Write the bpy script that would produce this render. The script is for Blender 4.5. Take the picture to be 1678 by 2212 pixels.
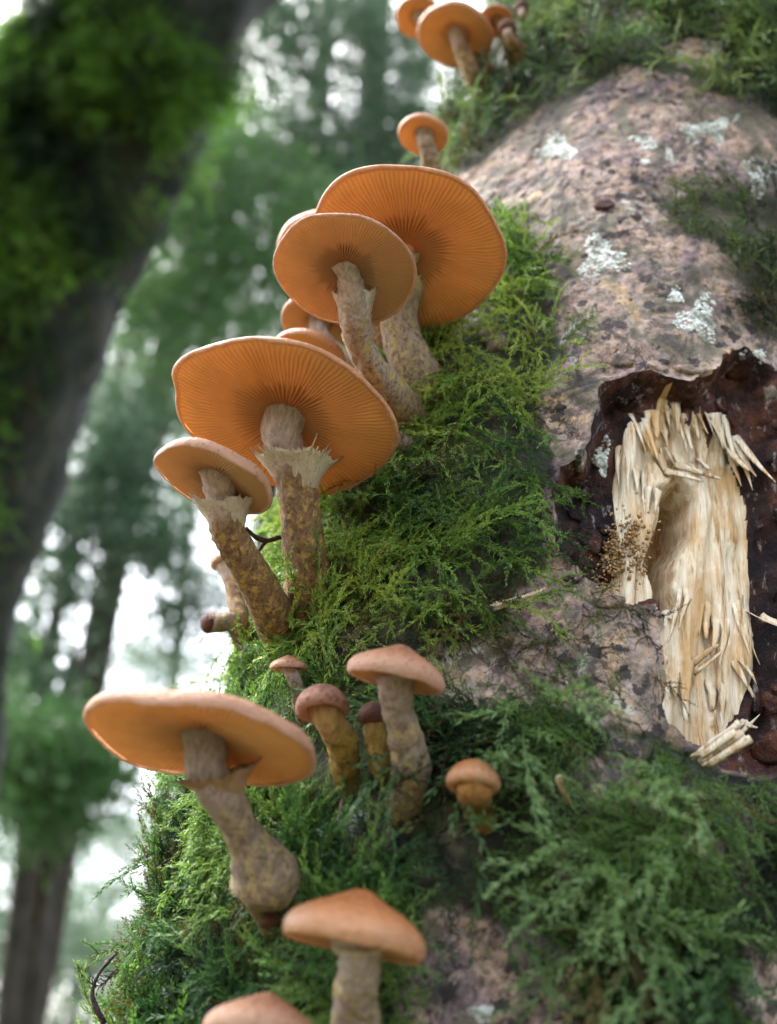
import bpy, math, random
import numpy as np
from mathutils import Vector, Matrix, Euler
from mathutils.bvhtree import BVHTree

for o in list(bpy.data.objects):
    bpy.data.objects.remove(o)
scene = bpy.context.scene
COL = scene.collection
random.seed(7)
RNG = np.random.default_rng(11)
R_ = math.radians

# ------------------------------------------------------------------ camera
CAM = np.array([0.0, 0.0, 1.15])
PITCH, ROLL = R_(32), R_(8)
PW, PH = 1678.0, 2212.0                       # photo measured at this size
FPX = 35.0 / 36.0 * PH
FWD = np.array([0, math.cos(PITCH), math.sin(PITCH)])
UP0 = np.array([0, -math.sin(PITCH), math.cos(PITCH)])
X0 = np.array([1.0, 0, 0])
XC = math.cos(ROLL) * X0 + math.sin(ROLL) * UP0
YC = -math.sin(ROLL) * X0 + math.cos(ROLL) * UP0
cam = bpy.data.cameras.new('camera')
cam.lens, cam.sensor_fit, cam.sensor_height = 35.0, 'VERTICAL', 36.0
cam.clip_start, cam.clip_end = 0.02, 2000
cam.dof.use_dof = True
cam.dof.focus_distance = 0.285
cam.dof.aperture_fstop = 8.2
camo = bpy.data.objects.new('camera', cam)
COL.objects.link(camo)
mw = Matrix.Identity(4)
for i in range(3):
    mw[i][0], mw[i][1], mw[i][2], mw[i][3] = XC[i], YC[i], -FWD[i], CAM[i]
camo.matrix_world = mw
scene.camera = camo

# ------------------------------------------------------------------ light
world = bpy.data.worlds.new('World')
scene.world = world
world.use_nodes = True
wn = world.node_tree
bg = wn.nodes['Background']
sky = wn.nodes.new('ShaderNodeTexSky')
sky.sky_type = 'NISHITA'
sky.sun_disc = False
sky.air_density, sky.dust_density, sky.ozone_density = 1.0, 5.0, 1.0
hs = wn.nodes.new('ShaderNodeHueSaturation')
hs.inputs['Saturation'].default_value = 0.38
wn.links.new(sky.outputs[0], hs.inputs['Color'])
wn.links.new(hs.outputs[0], bg.inputs['Color'])
bg.inputs['Strength'].default_value = 0.15
sun = bpy.data.lights.new('sun', 'SUN')
sun.energy, sun.angle, sun.color = 1.2, R_(40), (1.0, 0.96, 0.9)
suno = bpy.data.objects.new('sun', sun)
COL.objects.link(suno)
# soft overcast light from high on the left
sd_ = Vector((-0.48, 0.26, 0.84)).normalized()
sky.sun_elevation = math.asin(sd_.z)
sky.sun_rotation = math.atan2(sd_.x, sd_.y)
suno.rotation_euler = sd_.to_track_quat('Z', 'Y').to_euler()
vs = scene.view_settings
vs.view_transform, vs.look, vs.gamma = 'Standard', 'None', 1.0
vs.use_curve_mapping = False
vs.exposure = 2.8
scene.cycles.use_denoising = True
scene.cycles.max_bounces = 7
scene.cycles.diffuse_bounces = 3
scene.cycles.transmission_bounces = 8
scene.cycles.sample_clamp_indirect = 8.0

# ------------------------------------------------------------------ helpers: geometry
def smooth(a, b, x):
    t = np.clip((x - a) / (b - a), 0, 1)
    return t * t * (3 - 2 * t)

def _hash(ix, iy, iz, s):
    h = (ix.astype(np.int64) * 374761393 + iy.astype(np.int64) * 668265263 + iz.astype(np.int64) * 2147483647 + s * 1274126177) & 0xffffffff
    h = ((h ^ (h >> 13)) * 1274126177) & 0xffffffff
    h = ((h ^ (h >> 16)) * 2246822519) & 0xffffffff
    return ((h ^ (h >> 15)) & 0xffffff) / float(0xffffff)

def vnoise(p, s=0):
    p = np.asarray(p, float)
    i = np.floor(p)
    f = p - i
    f = f * f * (3 - 2 * f)
    i = i.astype(np.int64)
    x, y, z = i[..., 0], i[..., 1], i[..., 2]
    fx, fy, fz = f[..., 0], f[..., 1], f[..., 2]
    r = 0
    for dx in (0, 1):
        for dy in (0, 1):
            for dz in (0, 1):
                w = (fx if dx else 1 - fx) * (fy if dy else 1 - fy) * (fz if dz else 1 - fz)
                r = r + w * _hash(x + dx, y + dy, z + dz, s)
    return r

def fbm(p, sc, oct=4, s=0):
    p = np.asarray(p, float) * sc
    a, r, t = 1.0, 0, 0
    for k in range(oct):
        r = r + a * (vnoise(p, s + k) * 2 - 1)
        t += a
        a *= 0.5
        p = p * 2.03 + 7.1
    return r / t

def ray(px, py):
    x, y = px - PW / 2, PH / 2 - py
    return (x * XC + y * YC) / FPX + FWD      # depth-normalised: times camera depth

def at_depth(px, py, d):
    return CAM + ray(px, py) * d

def at_y(px, py, yy):
    r = ray(px, py)
    return CAM + r * (yy / r[1])

def project(P):
    Q = P - CAM
    d = Q @ FWD
    d = np.where(np.abs(d) < 1e-6, 1e-6, d)
    return np.stack([PW / 2 + (Q @ XC) / d * FPX, PH / 2 - (Q @ YC) / d * FPX, d], -1)

def mm(dp, depth):
    return dp * depth / FPX

def poly_sd(x, y, poly):
    P = np.array(poly, float)
    d2 = np.full(x.shape, 1e18)
    ins = np.zeros(x.shape, bool)
    n = len(P)
    for k in range(n):
        a, b = P[k], P[(k + 1) % n]
        e = b - a
        t = np.clip(((x - a[0]) * e[0] + (y - a[1]) * e[1]) / (e @ e + 1e-9), 0, 1)
        d2 = np.minimum(d2, (x - a[0] - t * e[0]) ** 2 + (y - a[1] - t * e[1]) ** 2)
        c = (a[1] > y) != (b[1] > y)
        if abs(e[1]) > 1e-9:
            ins ^= c & (x < a[0] + (y - a[1]) / e[1] * e[0])
    return np.where(ins, 1, -1) * np.sqrt(d2)

def mesh_np(name, V, F, attrs=None, mat=None, smooth_=True):
    """V (n,3), F (m,4) or (m,3) array, or a list of such arrays"""
    me = bpy.data.meshes.new(name)
    V = np.asarray(V, np.float32)
    Fs = F if isinstance(F, list) else [F]
    Fs = [np.asarray(f, np.int32) for f in Fs if len(f)]
    me.vertices.add(len(V))
    me.vertices.foreach_set('co', V.ravel())
    tot = sum(f.size for f in Fs)
    me.loops.add(tot)
    me.loops.foreach_set('vertex_index', np.concatenate([f.ravel() for f in Fs]))
    cnt = np.concatenate([np.full(len(f), f.shape[1], np.int32) for f in Fs])
    st = np.concatenate([[0], np.cumsum(cnt)[:-1]]).astype(np.int32)
    me.polygons.add(len(cnt))
    me.polygons.foreach_set('loop_start', st)
    if smooth_:
        me.polygons.foreach_set('use_smooth', np.ones(len(cnt), bool))
    for k, v in (attrs or {}).items():
        v = np.asarray(v, np.float32)
        if v.ndim == 2:
            a = me.attributes.new(k, 'FLOAT_VECTOR', 'POINT')
            a.data.foreach_set('vector', v.ravel())
        else:
            a = me.attributes.new(k, 'FLOAT', 'POINT')
            a.data.foreach_set('value', v)
    me.update(calc_edges=True)
    me.validate()
    if mat:
        me.materials.append(mat)
    return me

def link(name, me, parent=None, kind=None, label=None, cat=None, group=None):
    o = bpy.data.objects.new(name, me)
    COL.objects.link(o)
    if parent is not None:
        o.parent = parent
        o.matrix_parent_inverse = Matrix.Translation(parent.location).inverted()
    if kind: o['kind'] = kind
    if label: o['label'] = label
    if cat: o['category'] = cat
    if group: o['group'] = group
    return o

def thing(name, loc, label, cat, group=None):
    o = bpy.data.objects.new(name, None)
    o.empty_display_size = 0.01
    o.location = Vector([float(c) for c in loc])
    COL.objects.link(o)
    o['label'], o['category'] = label, cat
    if group: o['group'] = group
    return o

def grid_faces(nu, nv, wrap=False):
    """faces of an (nu rows) x (nv columns) grid, index = i*nv + j"""
    i = np.arange(nu - 1)[:, None]
    j = np.arange(nv if wrap else nv - 1)[None, :]
    j2 = (j + 1) % nv
    return np.stack([i * nv + j, i * nv + j2, (i + 1) * nv + j2, (i + 1) * nv + j], -1).reshape(-1, 4)

def unit(v):
    v = np.asarray(v, float)
    return v / (np.linalg.norm(v, axis=-1, keepdims=True) + 1e-12)

def spline(pts, n):
    """Catmull-Rom resample of a (k, d) polyline"""
    P = np.asarray(pts, float)
    P = np.vstack([2 * P[0] - P[1], P, 2 * P[-1] - P[-2]])
    k = len(P) - 3
    u = np.linspace(0, k, n)
    i = np.minimum(u.astype(int), k - 1)
    t = (u - i)[:, None]
    a, b, c, d = P[i], P[i + 1], P[i + 2], P[i + 3]
    return 0.5 * (2 * b + (c - a) * t + (2 * a - 5 * b + 4 * c - d) * t ** 2 + (3 * b - a - 3 * c + d) * t ** 3)

def frames(C):
    T = unit(np.gradient(C, axis=0))
    ref = np.array([0.3, 0.2, 1.0]) if abs(T[0][2]) < 0.9 else np.array([1.0, 0.1, 0])
    A = np.zeros_like(C)
    a = unit(np.cross(T[0], ref))
    for k in range(len(C)):
        a = unit(a - T[k] * (a @ T[k]))
        A[k] = a
    return T, A, np.cross(T, A)

def tube(C, rad, nseg, cap=True, rough=0.0, rs=40, seed=0):
    T, A, B = frames(C)
    th = np.linspace(0, 2 * np.pi, nseg, endpoint=False)
    D = A[:, None] * np.cos(th)[None, :, None] + B[:, None] * np.sin(th)[None, :, None]
    V = C[:, None] + D * np.asarray(rad)[:, None, None]
    if rough:
        V = V + D * (fbm(V, rs, 3, seed) * rough)[..., None]
    t = np.repeat(np.linspace(0, 1, len(C))[:, None], nseg, 1)
    V, t = V.reshape(-1, 3), t.ravel()
    Fs = [grid_faces(len(C), nseg, True)]
    if cap:
        n = len(V)
        V = np.vstack([V, C[0], C[-1]])
        t = np.append(t, [0, 1])
        j = np.arange(nseg)
        L = (len(C) - 1) * nseg
        Fs.append(np.vstack([np.stack([np.full(nseg, n), (j + 1) % nseg, j], -1),
                             np.stack([np.full(nseg, n + 1), L + j, L + (j + 1) % nseg], -1)]))
    return V, Fs, t

class Joiner:
    """collects small meshes into one"""
    def __init__(s): s.V, s.Q, s.T, s.A, s.n = [], [], [], [], 0
    def add(s, V, Fs, a=None):
        for f in (Fs if isinstance(Fs, list) else [Fs]):
            (s.Q if f.shape[1] == 4 else s.T).append(np.asarray(f) + s.n)
        s.V.append(V)
        s.A.append(np.zeros(len(V)) if a is None else a)
        s.n += len(V)
    def mesh(s, name, mat, attr='t', smooth_=True):
        Fs = []
        if s.Q: Fs.append(np.vstack(s.Q))
        if s.T: Fs.append(np.vstack(s.T))
        return mesh_np(name, np.vstack(s.V), Fs, {attr: np.concatenate(s.A)}, mat, smooth_)

# ------------------------------------------------------------------ helpers: materials
class NT:
    def __init__(s, name):
        s.m = bpy.data.materials.new(name)
        s.m.use_nodes = True
        s.t = s.m.node_tree
        s.t.nodes.clear()
        s.out = s.t.nodes.new('ShaderNodeOutputMaterial')
    def n(s, typ, ins=None, **kw):
        nd = s.t.nodes.new('ShaderNode' + typ)
        for k, v in kw.items(): setattr(nd, k, v)
        for k, v in (ins or {}).items(): s.set(nd.inputs[k], v)
        return nd
    def set(s, inp, v):
        if isinstance(v, bpy.types.NodeSocket): s.t.links.new(v, inp)
        elif isinstance(v, tuple) and len(v) == 3 and inp.type == 'RGBA': inp.default_value = (*v, 1)
        else: inp.default_value = v
    def attr(s, name, typ='GEOMETRY'):
        return s.n('Attribute', attribute_name=name, attribute_type=typ)
    def coord(s, scale=(1, 1, 1)):
        tc = s.n('TexCoord').outputs['Object']
        return s.n('Mapping', {'Vector': tc, 'Scale': scale}).outputs[0]
    def noise(s, vec, sc, det=4, rough=0.55, dist=0.0):
        return s.n('TexNoise', {'Vector': vec, 'Scale': sc, 'Detail': det, 'Roughness': rough, 'Distortion': dist}).outputs['Fac']
    def vor(s, vec, sc, feature='F1', rnd=1.0):
        return s.n('TexVoronoi', {'Vector': vec, 'Scale': sc, 'Randomness': rnd}, feature=feature).outputs['Distance']
    def ramp(s, fac, stops, interp='LINEAR'):
        nd = s.n('ValToRGB', {'Fac': fac})
        nd.color_ramp.interpolation = interp
        el = nd.color_ramp.elements
        while len(el) < len(stops): el.new(0.5)
        for e, (p, c) in zip(el, stops):
            e.position = p
            e.color = (*c, 1) if isinstance(c, tuple) else (c, c, c, 1)
        return nd.outputs[0]
    def mix(s, fac, a, b, blend='MIX'):
        nd = s.n('Mix', data_type='RGBA', blend_type=blend)
        s.set(nd.inputs[0], fac); s.set(nd.inputs[6], a); s.set(nd.inputs[7], b)
        return nd.outputs[2]
    def math(s, op, a, b=0.0, clamp=False):
        nd = s.n('Math', operation=op, use_clamp=clamp)
        s.set(nd.inputs[0], a); s.set(nd.inputs[1], b)
        return nd.outputs[0]
    def bump(s, h, dist, strength=1.0):
        return s.n('Bump', {'Height': h, 'Distance': dist, 'Strength': strength}).outputs[0]
    def principled(s, col, rough=0.7, spec=0.4, normal=None, **kw):
        p = s.n('BsdfPrincipled', {'Base Color': col, 'Roughness': rough, 'Specular IOR Level': spec})
        if normal: s.set(p.inputs['Normal'], normal)
        for k, v in kw.items(): s.set(p.inputs[k], v)
        return p.outputs[0]
    def done(s, sh):
        s.t.links.new(sh, s.out.inputs[0])
        return s.m
    def translucent(s, sh, col, fac, normal=None):
        t = s.n('BsdfTranslucent', {'Color': col})
        if normal: s.set(t.inputs['Normal'], normal)
        return s.n('MixShader', {0: fac, 1: sh, 2: t.outputs[0]}).outputs[0]

def make_bark():
    k = NT('bark')
    v = k.coord()
    moss = k.attr('moss').outputs['Fac']
    big = k.noise(v, 32, 6, 0.65, 0.5)
    c = k.ramp(big, [(0.36, (0.12, 0.09, 0.10)), (0.44, (0.27, 0.195, 0.20)), (0.50, (0.43, 0.295, 0.22)), (0.56, (0.36, 0.285, 0.27)), (0.64, (0.50, 0.34, 0.19))])
    fine = k.noise(v, 330, 6, 0.75)
    c = k.mix(0.9, c, k.ramp(fine, [(0.38, 0.15), (0.48, 0.68), (0.58, 1.1)]), 'MULTIPLY')
    mott = k.noise(v, 130, 5, 0.7, 0.4)
    c = k.mix(k.ramp(mott, [(0.54, 0.0), (0.64, 0.6)]), c, (0.52, 0.40, 0.33))
    # algae film
    alg = k.ramp(k.noise(v, 55, 5, 0.65, 0.6), [(0.48, 0.0), (0.60, 0.75)])
    c = k.mix(alg, c, (0.085, 0.085, 0.05))
    stain = k.ramp(k.noise(k.coord((1, 1, 0.7)), 75, 6, 0.75, 0.8), [(0.52, 0.0), (0.61, 0.85)])
    c = k.mix(stain, c, (0.05, 0.042, 0.040))
    # pale crust lichen stains
    li = k.ramp(k.noise(k.coord((1.0, 1.0, 0.8)), 47, 6, 0.72, 0.8), [(0.62, 0.0), (0.67, 0.75)])
    c = k.mix(li, c, (0.55, 0.56, 0.52))
    # black fruiting dots and cracks
    wob = k.n('VectorMath', operation='ADD')
    k.set(wob.inputs[0], v)
    nz = k.n('TexNoise', {'Vector': v, 'Scale': 300.0, 'Detail': 5.0, 'Roughness': 0.7})
    sc = k.n('VectorMath', operation='SCALE'); k.set(sc.inputs[0], nz.outputs['Color']); sc.inputs['Scale'].default_value = 0.009
    k.set(wob.inputs[1], sc.outputs[0])
    d1 = k.vor(wob.outputs[0], 165)
    sel = k.ramp(k.noise(v, 60, 3, 0.6), [(0.36, 0.0), (0.60, 0.40)])
    dots = k.math('LESS_THAN', d1, sel)
    d2 = k.vor(wob.outputs[0], 62)
    sel2 = k.ramp(k.noise(v, 33, 3, 0.6), [(0.48, 0.0), (0.66, 0.26)])
    dots2 = k.math('LESS_THAN', d2, sel2)
    crk = k.n('TexVoronoi', {'Vector': wob.outputs[0], 'Scale': 48.0}, feature='DISTANCE_TO_EDGE').outputs['Distance']
    crack = k.math('MULTIPLY', k.math('LESS_THAN', crk, k.ramp(k.noise(v, 40, 3), [(0.5, 0.0), (0.64, 0.035)])), 0.8)
    dd = k.math('MAXIMUM', k.math('MAXIMUM', dots, dots2), crack)
    c = k.mix(k.math('MULTIPLY', dd, 0.9), c, (0.022, 0.018, 0.022))
    # damp dark humus where moss is rooted
    mf = k.math('MULTIPLY', moss, k.ramp(k.noise(v, 90, 4, 0.6), [(0.25, 0.55), (0.55, 1.0)]))
    c = k.mix(mf, c, k.ramp(k.noise(v, 120, 4, 0.6), [(0.40, (0.008, 0.010, 0.006)), (0.60, (0.035, 0.05, 0.014))]))
    h = k.math('ADD', k.math('MULTIPLY', fine, 0.6), k.math('MULTIPLY', k.noise(v, 90, 6, 0.7), 1.2))
    h = k.math('SUBTRACT', h, k.math('MULTIPLY', dd, 0.25))
    nrm = k.bump(h, 0.0019, 1.0)
    return k.done(k.principled(c, k.ramp(fine, [(0.3, 0.55), (0.7, 0.85)]), 0.35, nrm))

def make_inner():
    k = NT('inner_bark')
    v = k.coord((1, 1, 0.35))
    f = k.noise(v, 240, 6, 0.72, 0.5)
    c = k.ramp(k.noise(k.coord(), 42, 5, 0.65), [(0.38, (0.020, 0.013, 0.017)), (0.48, (0.06, 0.028, 0.026)), (0.56, (0.17, 0.062, 0.036)), (0.64, (0.09, 0.05, 0.058))])
    c = k.mix(0.8, c, k.ramp(f, [(0.32, 0.25), (0.6, 1.0)]), 'MULTIPLY')
    w = k.ramp(k.noise(k.coord((1, 1, 0.35)), 260, 6, 0.75), [(0.57, 0.0), (0.64, 0.85)])
    c = k.mix(w, c, (0.40, 0.33, 0.33))
    return k.done(k.principled(c, 0.8, 0.25, k.bump(k.math('ADD', f, k.noise(k.coord(), 120, 6, 0.75)), 0.006, 1.0)))

def make_wood():
    k = NT('pale_wood')
    v = k.coord((1, 1, 0.07))
    f = k.noise(v, 420, 6, 0.7, 0.25)
    c = k.ramp(f, [(0.36, (0.40, 0.22, 0.10)), (0.43, (0.72, 0.54, 0.34)), (0.53, (0.90, 0.80, 0.63))])
    st = k.ramp(k.noise(k.coord((1, 1, 0.5)), 60, 4, 0.6, 0.6), [(0.49, 0.0), (0.64, 0.8)])
    c = k.mix(st, c, (0.66, 0.40, 0.16))
    c = k.mix(k.math('MULTIPLY', k.attr('rot').outputs['Fac'], k.ramp(f, [(0.35, 0.95), (0.6, 0.5)])), c, (0.46, 0.24, 0.075))  # orange-brown tone, stronger towards the middle of the cavity
    pk = k.ramp(k.noise(k.coord((1, 1, 0.3)), 95, 4, 0.6), [(0.60, 0.0), (0.75, 0.45)])
    c = k.mix(pk, c, (0.55, 0.36, 0.33))
    return k.done(k.principled(c, 0.7, 0.3, k.bump(f, 0.0035, 1.0)))

def make_lichen():
    k = NT('lichen')
    v = k.coord()
    c = k.ramp(k.noise(v, 180, 4, 0.65), [(0.40, (0.26, 0.29, 0.25)), (0.5, (0.50, 0.53, 0.50)), (0.60, (0.66, 0.69, 0.67))])
    return k.done(k.principled(c, 0.85, 0.2, k.bump(k.noise(v, 600, 4), 0.001)))

def make_moss(name='moss', src='INSTANCER'):
    k = NT(name)
    tint = k.attr('tint', src).outputs['Color']
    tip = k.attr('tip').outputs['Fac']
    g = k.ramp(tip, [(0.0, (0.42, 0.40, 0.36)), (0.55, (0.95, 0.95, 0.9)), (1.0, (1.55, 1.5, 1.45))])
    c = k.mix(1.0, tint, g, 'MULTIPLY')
    sh = k.principled(c, 0.55, 0.3)
    return k.done(k.translucent(sh, k.mix(1.0, c, (1.15, 1.25, 0.7), 'MULTIPLY'), 0.38))

def make_sprig(name, col):
    k = NT(name)
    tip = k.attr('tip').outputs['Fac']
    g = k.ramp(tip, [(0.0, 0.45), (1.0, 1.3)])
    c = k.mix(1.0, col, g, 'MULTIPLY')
    return k.done(k.translucent(k.principled(c, 0.55, 0.3), c, 0.35))

def make_cap(name, edge, mid, centre, scale=0.35, rough=0.36):
    """cap skin: rr = 0 at the crown, 1 at the margin"""
    k = NT(name)
    v = k.coord()
    rr = k.attr('rr').outputs['Fac']
    w = k.math('ADD', rr, k.math('MULTIPLY', k.math('SUBTRACT', k.noise(v, 120, 4, 0.6), 0.5), 0.25))
    c = k.ramp(w, [(0.0, centre), (0.5, mid), (0.85, edge), (1.0, tuple(min(1, x * f_) for x, f_ in zip(edge, (1.2, 1.35, 1.5))))])  # last stop pales the margin, standing in for the wet rim highlight
    n2 = k.noise(v, 900, 4, 0.7)
    c = k.mix(0.5, c, k.ramp(n2, [(0.3, 0.72), (0.7, 1.12)]), 'MULTIPLY')
    # small dark scales, denser at the crown
    sc = k.vor(v, 620)
    lim = k.ramp(rr, [(0.0, 0.34 * scale / 0.35), (0.8, 0.14 * scale / 0.35), (1.0, 0.0)])
    c = k.mix(k.math('MULTIPLY', k.math('LESS_THAN', sc, lim), 0.55), c, (0.12, 0.045, 0.022))
    nrm = k.bump(k.math('ADD', n2, k.math('MULTIPLY', sc, -0.5)), 0.0007, 0.8)
    sh = k.principled(c, k.ramp(n2, [(0.3, rough), (0.7, rough + 0.2)]), 0.45, nrm)
    return k.done(k.translucent(sh, k.mix(1.0, c, (1.0, 0.92, 0.78), 'MULTIPLY'), 0.42))

def make_gills(name, outer, inner):
    k = NT(name)
    v = k.coord()
    rr = k.attr('rr').outputs['Fac']
    rg = k.attr('ridge').outputs['Fac']
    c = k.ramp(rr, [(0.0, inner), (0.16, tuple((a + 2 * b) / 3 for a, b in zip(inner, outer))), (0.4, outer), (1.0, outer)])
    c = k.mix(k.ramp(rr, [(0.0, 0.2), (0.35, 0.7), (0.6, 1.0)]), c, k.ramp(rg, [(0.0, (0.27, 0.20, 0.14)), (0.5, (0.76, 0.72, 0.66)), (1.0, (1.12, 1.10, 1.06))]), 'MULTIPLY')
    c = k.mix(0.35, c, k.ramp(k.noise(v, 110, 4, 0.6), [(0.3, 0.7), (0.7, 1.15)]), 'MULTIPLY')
    sh = k.principled(c, 0.6, 0.25)
    return k.done(k.translucent(sh, k.mix(1.0, c, (1.05, 0.92, 0.74), 'MULTIPLY'), 0.42))

def make_stem(name, top, mid, low, fleck):
    """t: 0 at the foot, 1 at the cap"""
    k = NT(name)
    t = k.attr('t').outputs['Fac']
    v = k.coord()
    lines = k.noise(k.coord((1, 1, 0.18)), 900, 4, 0.65)
    patch = k.noise(k.coord((1, 1, 0.7)), 430, 6, 0.75, 0.2)
    w = k.math('ADD', t, k.math('MULTIPLY', k.math('SUBTRACT', k.noise(v, 140, 3), 0.5), 0.45))
    c = k.ramp(w, [(0.0, low), (0.38, mid), (0.62, mid), (0.82, top), (1.0, top)])
    c = k.mix(0.75, c, k.ramp(lines, [(0.32, 0.45), (0.62, 1.12)]), 'MULTIPLY')
    # felty flecks of the torn veil on the lower half
    f = k.ramp(patch, [(0.50, 0.0), (0.58, 0.95)])
    lowm = k.ramp(t, [(0.0, 0.85), (0.55, 0.75), (0.8, 0.0)])
    c = k.mix(k.math('MULTIPLY', f, lowm), c, fleck)
    dk = k.ramp(k.noise(v, 520, 4, 0.7), [(0.38, 0.85), (0.48, 0.0)])
    c = k.mix(k.math('MULTIPLY', dk, lowm), c, tuple(x * 0.32 for x in low))
    h = k.math('ADD', k.math('MULTIPLY', lines, 0.5), k.math('MULTIPLY', patch, 1.0))
    sh = k.principled(c, 0.7, 0.3, k.bump(h, 0.0016, 1.0))
    return k.done(k.translucent(sh, c, 0.12))

def make_ring(name, base, edge):
    k = NT(name)
    t = k.attr('t').outputs['Fac']
    v = k.coord()
    c = k.ramp(t, [(0.0, base), (0.45, tuple((a + b) / 2 for a, b in zip(base, edge))), (0.8, edge)])
    n = k.noise(k.coord((1, 1, 0.4)), 1100, 4, 0.7)
    c = k.mix(0.6, c, k.ramp(n, [(0.3, 0.6), (0.65, 1.1)]), 'MULTIPLY')
    sh = k.principled(c, 0.8, 0.2, k.bump(n, 0.0008))
    return k.done(k.translucent(sh, c, 0.35))

def make_plain(name, stops, sc=60, rough=0.8, bump=0.003, trans=0.0):
    k = NT(name)
    v = k.coord()
    n = k.noise(v, sc, 5, 0.65, 0.3)
    c = k.ramp(n, stops)
    sh = k.principled(c, rough, 0.3, k.bump(n, bump))
    return k.done(k.translucent(sh, c, trans) if trans else sh)

MB = make_bark(); MI = make_inner(); MW = make_wood(); ML = make_lichen()
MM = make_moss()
CAP_ORANGE = make_cap('cap_orange', (0.52, 0.29, 0.155), (0.42, 0.175, 0.065), (0.33, 0.11, 0.035), 0.3, 0.2)
CAP_PINK = make_cap('cap_pink', (0.50, 0.31, 0.21), (0.38, 0.185, 0.10), (0.24, 0.09, 0.045), 0.5, 0.45)
CAP_BROWN = make_cap('cap_brown', (0.42, 0.24, 0.17), (0.27, 0.12, 0.08), (0.19, 0.075, 0.05), 0.9, 0.6)
CAP_DARK = make_cap('cap_dark', (0.16, 0.06, 0.035), (0.10, 0.035, 0.022), (0.06, 0.02, 0.014), 0.8, 0.6)
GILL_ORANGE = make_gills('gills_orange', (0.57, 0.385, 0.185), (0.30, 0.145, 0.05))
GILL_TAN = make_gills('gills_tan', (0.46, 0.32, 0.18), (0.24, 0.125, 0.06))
STEM_PALE = make_stem('stem_pale', (0.547, 0.456, 0.410), (0.365, 0.281, 0.228), (0.228, 0.152, 0.055), (0.50, 0.39, 0.12))
STEM_BROWN = make_stem('stem_brown', (0.56, 0.42, 0.35), (0.25, 0.145, 0.075), (0.20, 0.105, 0.028), (0.52, 0.35, 0.09))
STEM_YELLOW = make_stem('stem_yellow', (0.36, 0.21, 0.07), (0.34, 0.22, 0.045), (0.27, 0.18, 0.035), (0.42, 0.29, 0.07))
STEM_ORANGE = make_stem('stem_orange', (0.395, 0.190, 0.053), (0.342, 0.167, 0.046), (0.266, 0.152, 0.038), (0.380, 0.228, 0.076))
STEM_GREY = make_stem('stem_grey', (0.395, 0.304, 0.251), (0.274, 0.205, 0.152), (0.25, 0.18, 0.075), (0.44, 0.34, 0.13))
RING_WHITE = make_ring('ring_white', (0.62, 0.54, 0.30), (0.80, 0.74, 0.70))
RING_CREAM = make_ring('ring_cream', (0.50, 0.39, 0.25), (0.80, 0.72, 0.55))
RING_BROWN = make_ring('ring_brown', (0.40, 0.27, 0.15), (0.50, 0.32, 0.18))
M_TWIG = make_plain('twig_bark', [(0.3, (0.015, 0.01, 0.01)), (0.7, (0.05, 0.03, 0.028))], 300)
M_FARBARK = make_plain('far_bark', [(0.3, (0.014, 0.015, 0.011)), (0.5, (0.034, 0.030, 0.024)), (0.7, (0.055, 0.05, 0.038))], 14, 0.9, 0.02)
M_MOSSBARK = make_plain('mossy_bark', [(0.34, (0.006, 0.009, 0.007)), (0.5, (0.016, 0.020, 0.015)), (0.60, (0.032, 0.030, 0.022)), (0.70, (0.018, 0.034, 0.010))], 16, 0.95, 0.015)
M_LEAF = make_plain('leaf', [(0.3, (0.022, 0.06, 0.018)), (0.5, (0.045, 0.11, 0.03)), (0.7, (0.075, 0.15, 0.045))], 1.6, 0.6, 0.0, 0.4)
M_LEAFDARK = make_plain('leaf_dark', [(0.3, (0.025, 0.055, 0.030)), (0.5, (0.045, 0.09, 0.048)), (0.7, (0.07, 0.125, 0.065))], 1.6, 0.6, 0.0, 0.35)
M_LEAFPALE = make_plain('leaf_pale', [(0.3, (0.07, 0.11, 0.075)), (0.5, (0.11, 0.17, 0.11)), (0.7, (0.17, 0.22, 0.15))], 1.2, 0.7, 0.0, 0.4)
M_GROUND = make_plain('forest_floor', [(0.3, (0.03, 0.022, 0.012)), (0.5, (0.06, 0.05, 0.025)), (0.65, (0.04, 0.07, 0.02))], 2.2, 0.95, 0.05)

# ------------------------------------------------------------------ ground
gx = np.concatenate([-np.geomspace(900, 3, 26), np.linspace(-2.6, 2.6, 14), np.geomspace(3, 900, 26)])
GX, GY = np.meshgrid(gx, gx)
GP = np.stack([GX, GY, np.zeros_like(GX)], -1)
gr = np.hypot(GX, GY)
GP[..., 2] = fbm(GP, 0.35, 4, 3) * 0.25 * np.clip(gr / 3, 0, 1) - 0.02
link('ground', mesh_np('ground', GP.reshape(-1, 3), grid_faces(len(gx), len(gx)), None, M_GROUND), kind='structure')

# ------------------------------------------------------------------ the near trunk
def axis_x(z):
    u = np.maximum(z - 0.06, 0)
    return 0.064 + 0.125 * u * smooth(0.0, 0.10, u) + np.minimum(z, 0) * 0.02
def axis_r(z):
    return 0.104 - 0.004 * smooth(0.1, 0.6, z) + 0.05 * smooth(-0.3, -1.15, z)
YC0 = 0.345
zz = np.unique(np.concatenate([np.linspace(-1.22, -0.05, 50), np.arange(-0.03, 0.62, 0.00095), np.linspace(0.64, 2.6, 50)]))
ph_d = np.arange(-R_(112), R_(112), 0.00095 / 0.112)
ph_c = np.linspace(R_(113.5), R_(360 - 113.5), 50)
ph = np.concatenate([ph_d, ph_c])               # phi 0 faces the viewer
NZ, NP_ = len(zz), len(ph)
Zg, Pg = np.meshgrid(zz, ph, indexing='ij')
NX, NY = np.sin(Pg), -np.cos(Pg)
base_r = axis_r(Zg)
def cyl(rad):
    return np.stack([axis_x(Zg) + NX * rad, YC0 + NY * rad, Zg + CAM[2]], -1)
S0 = cyl(base_r)
pr = project(S0)
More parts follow.
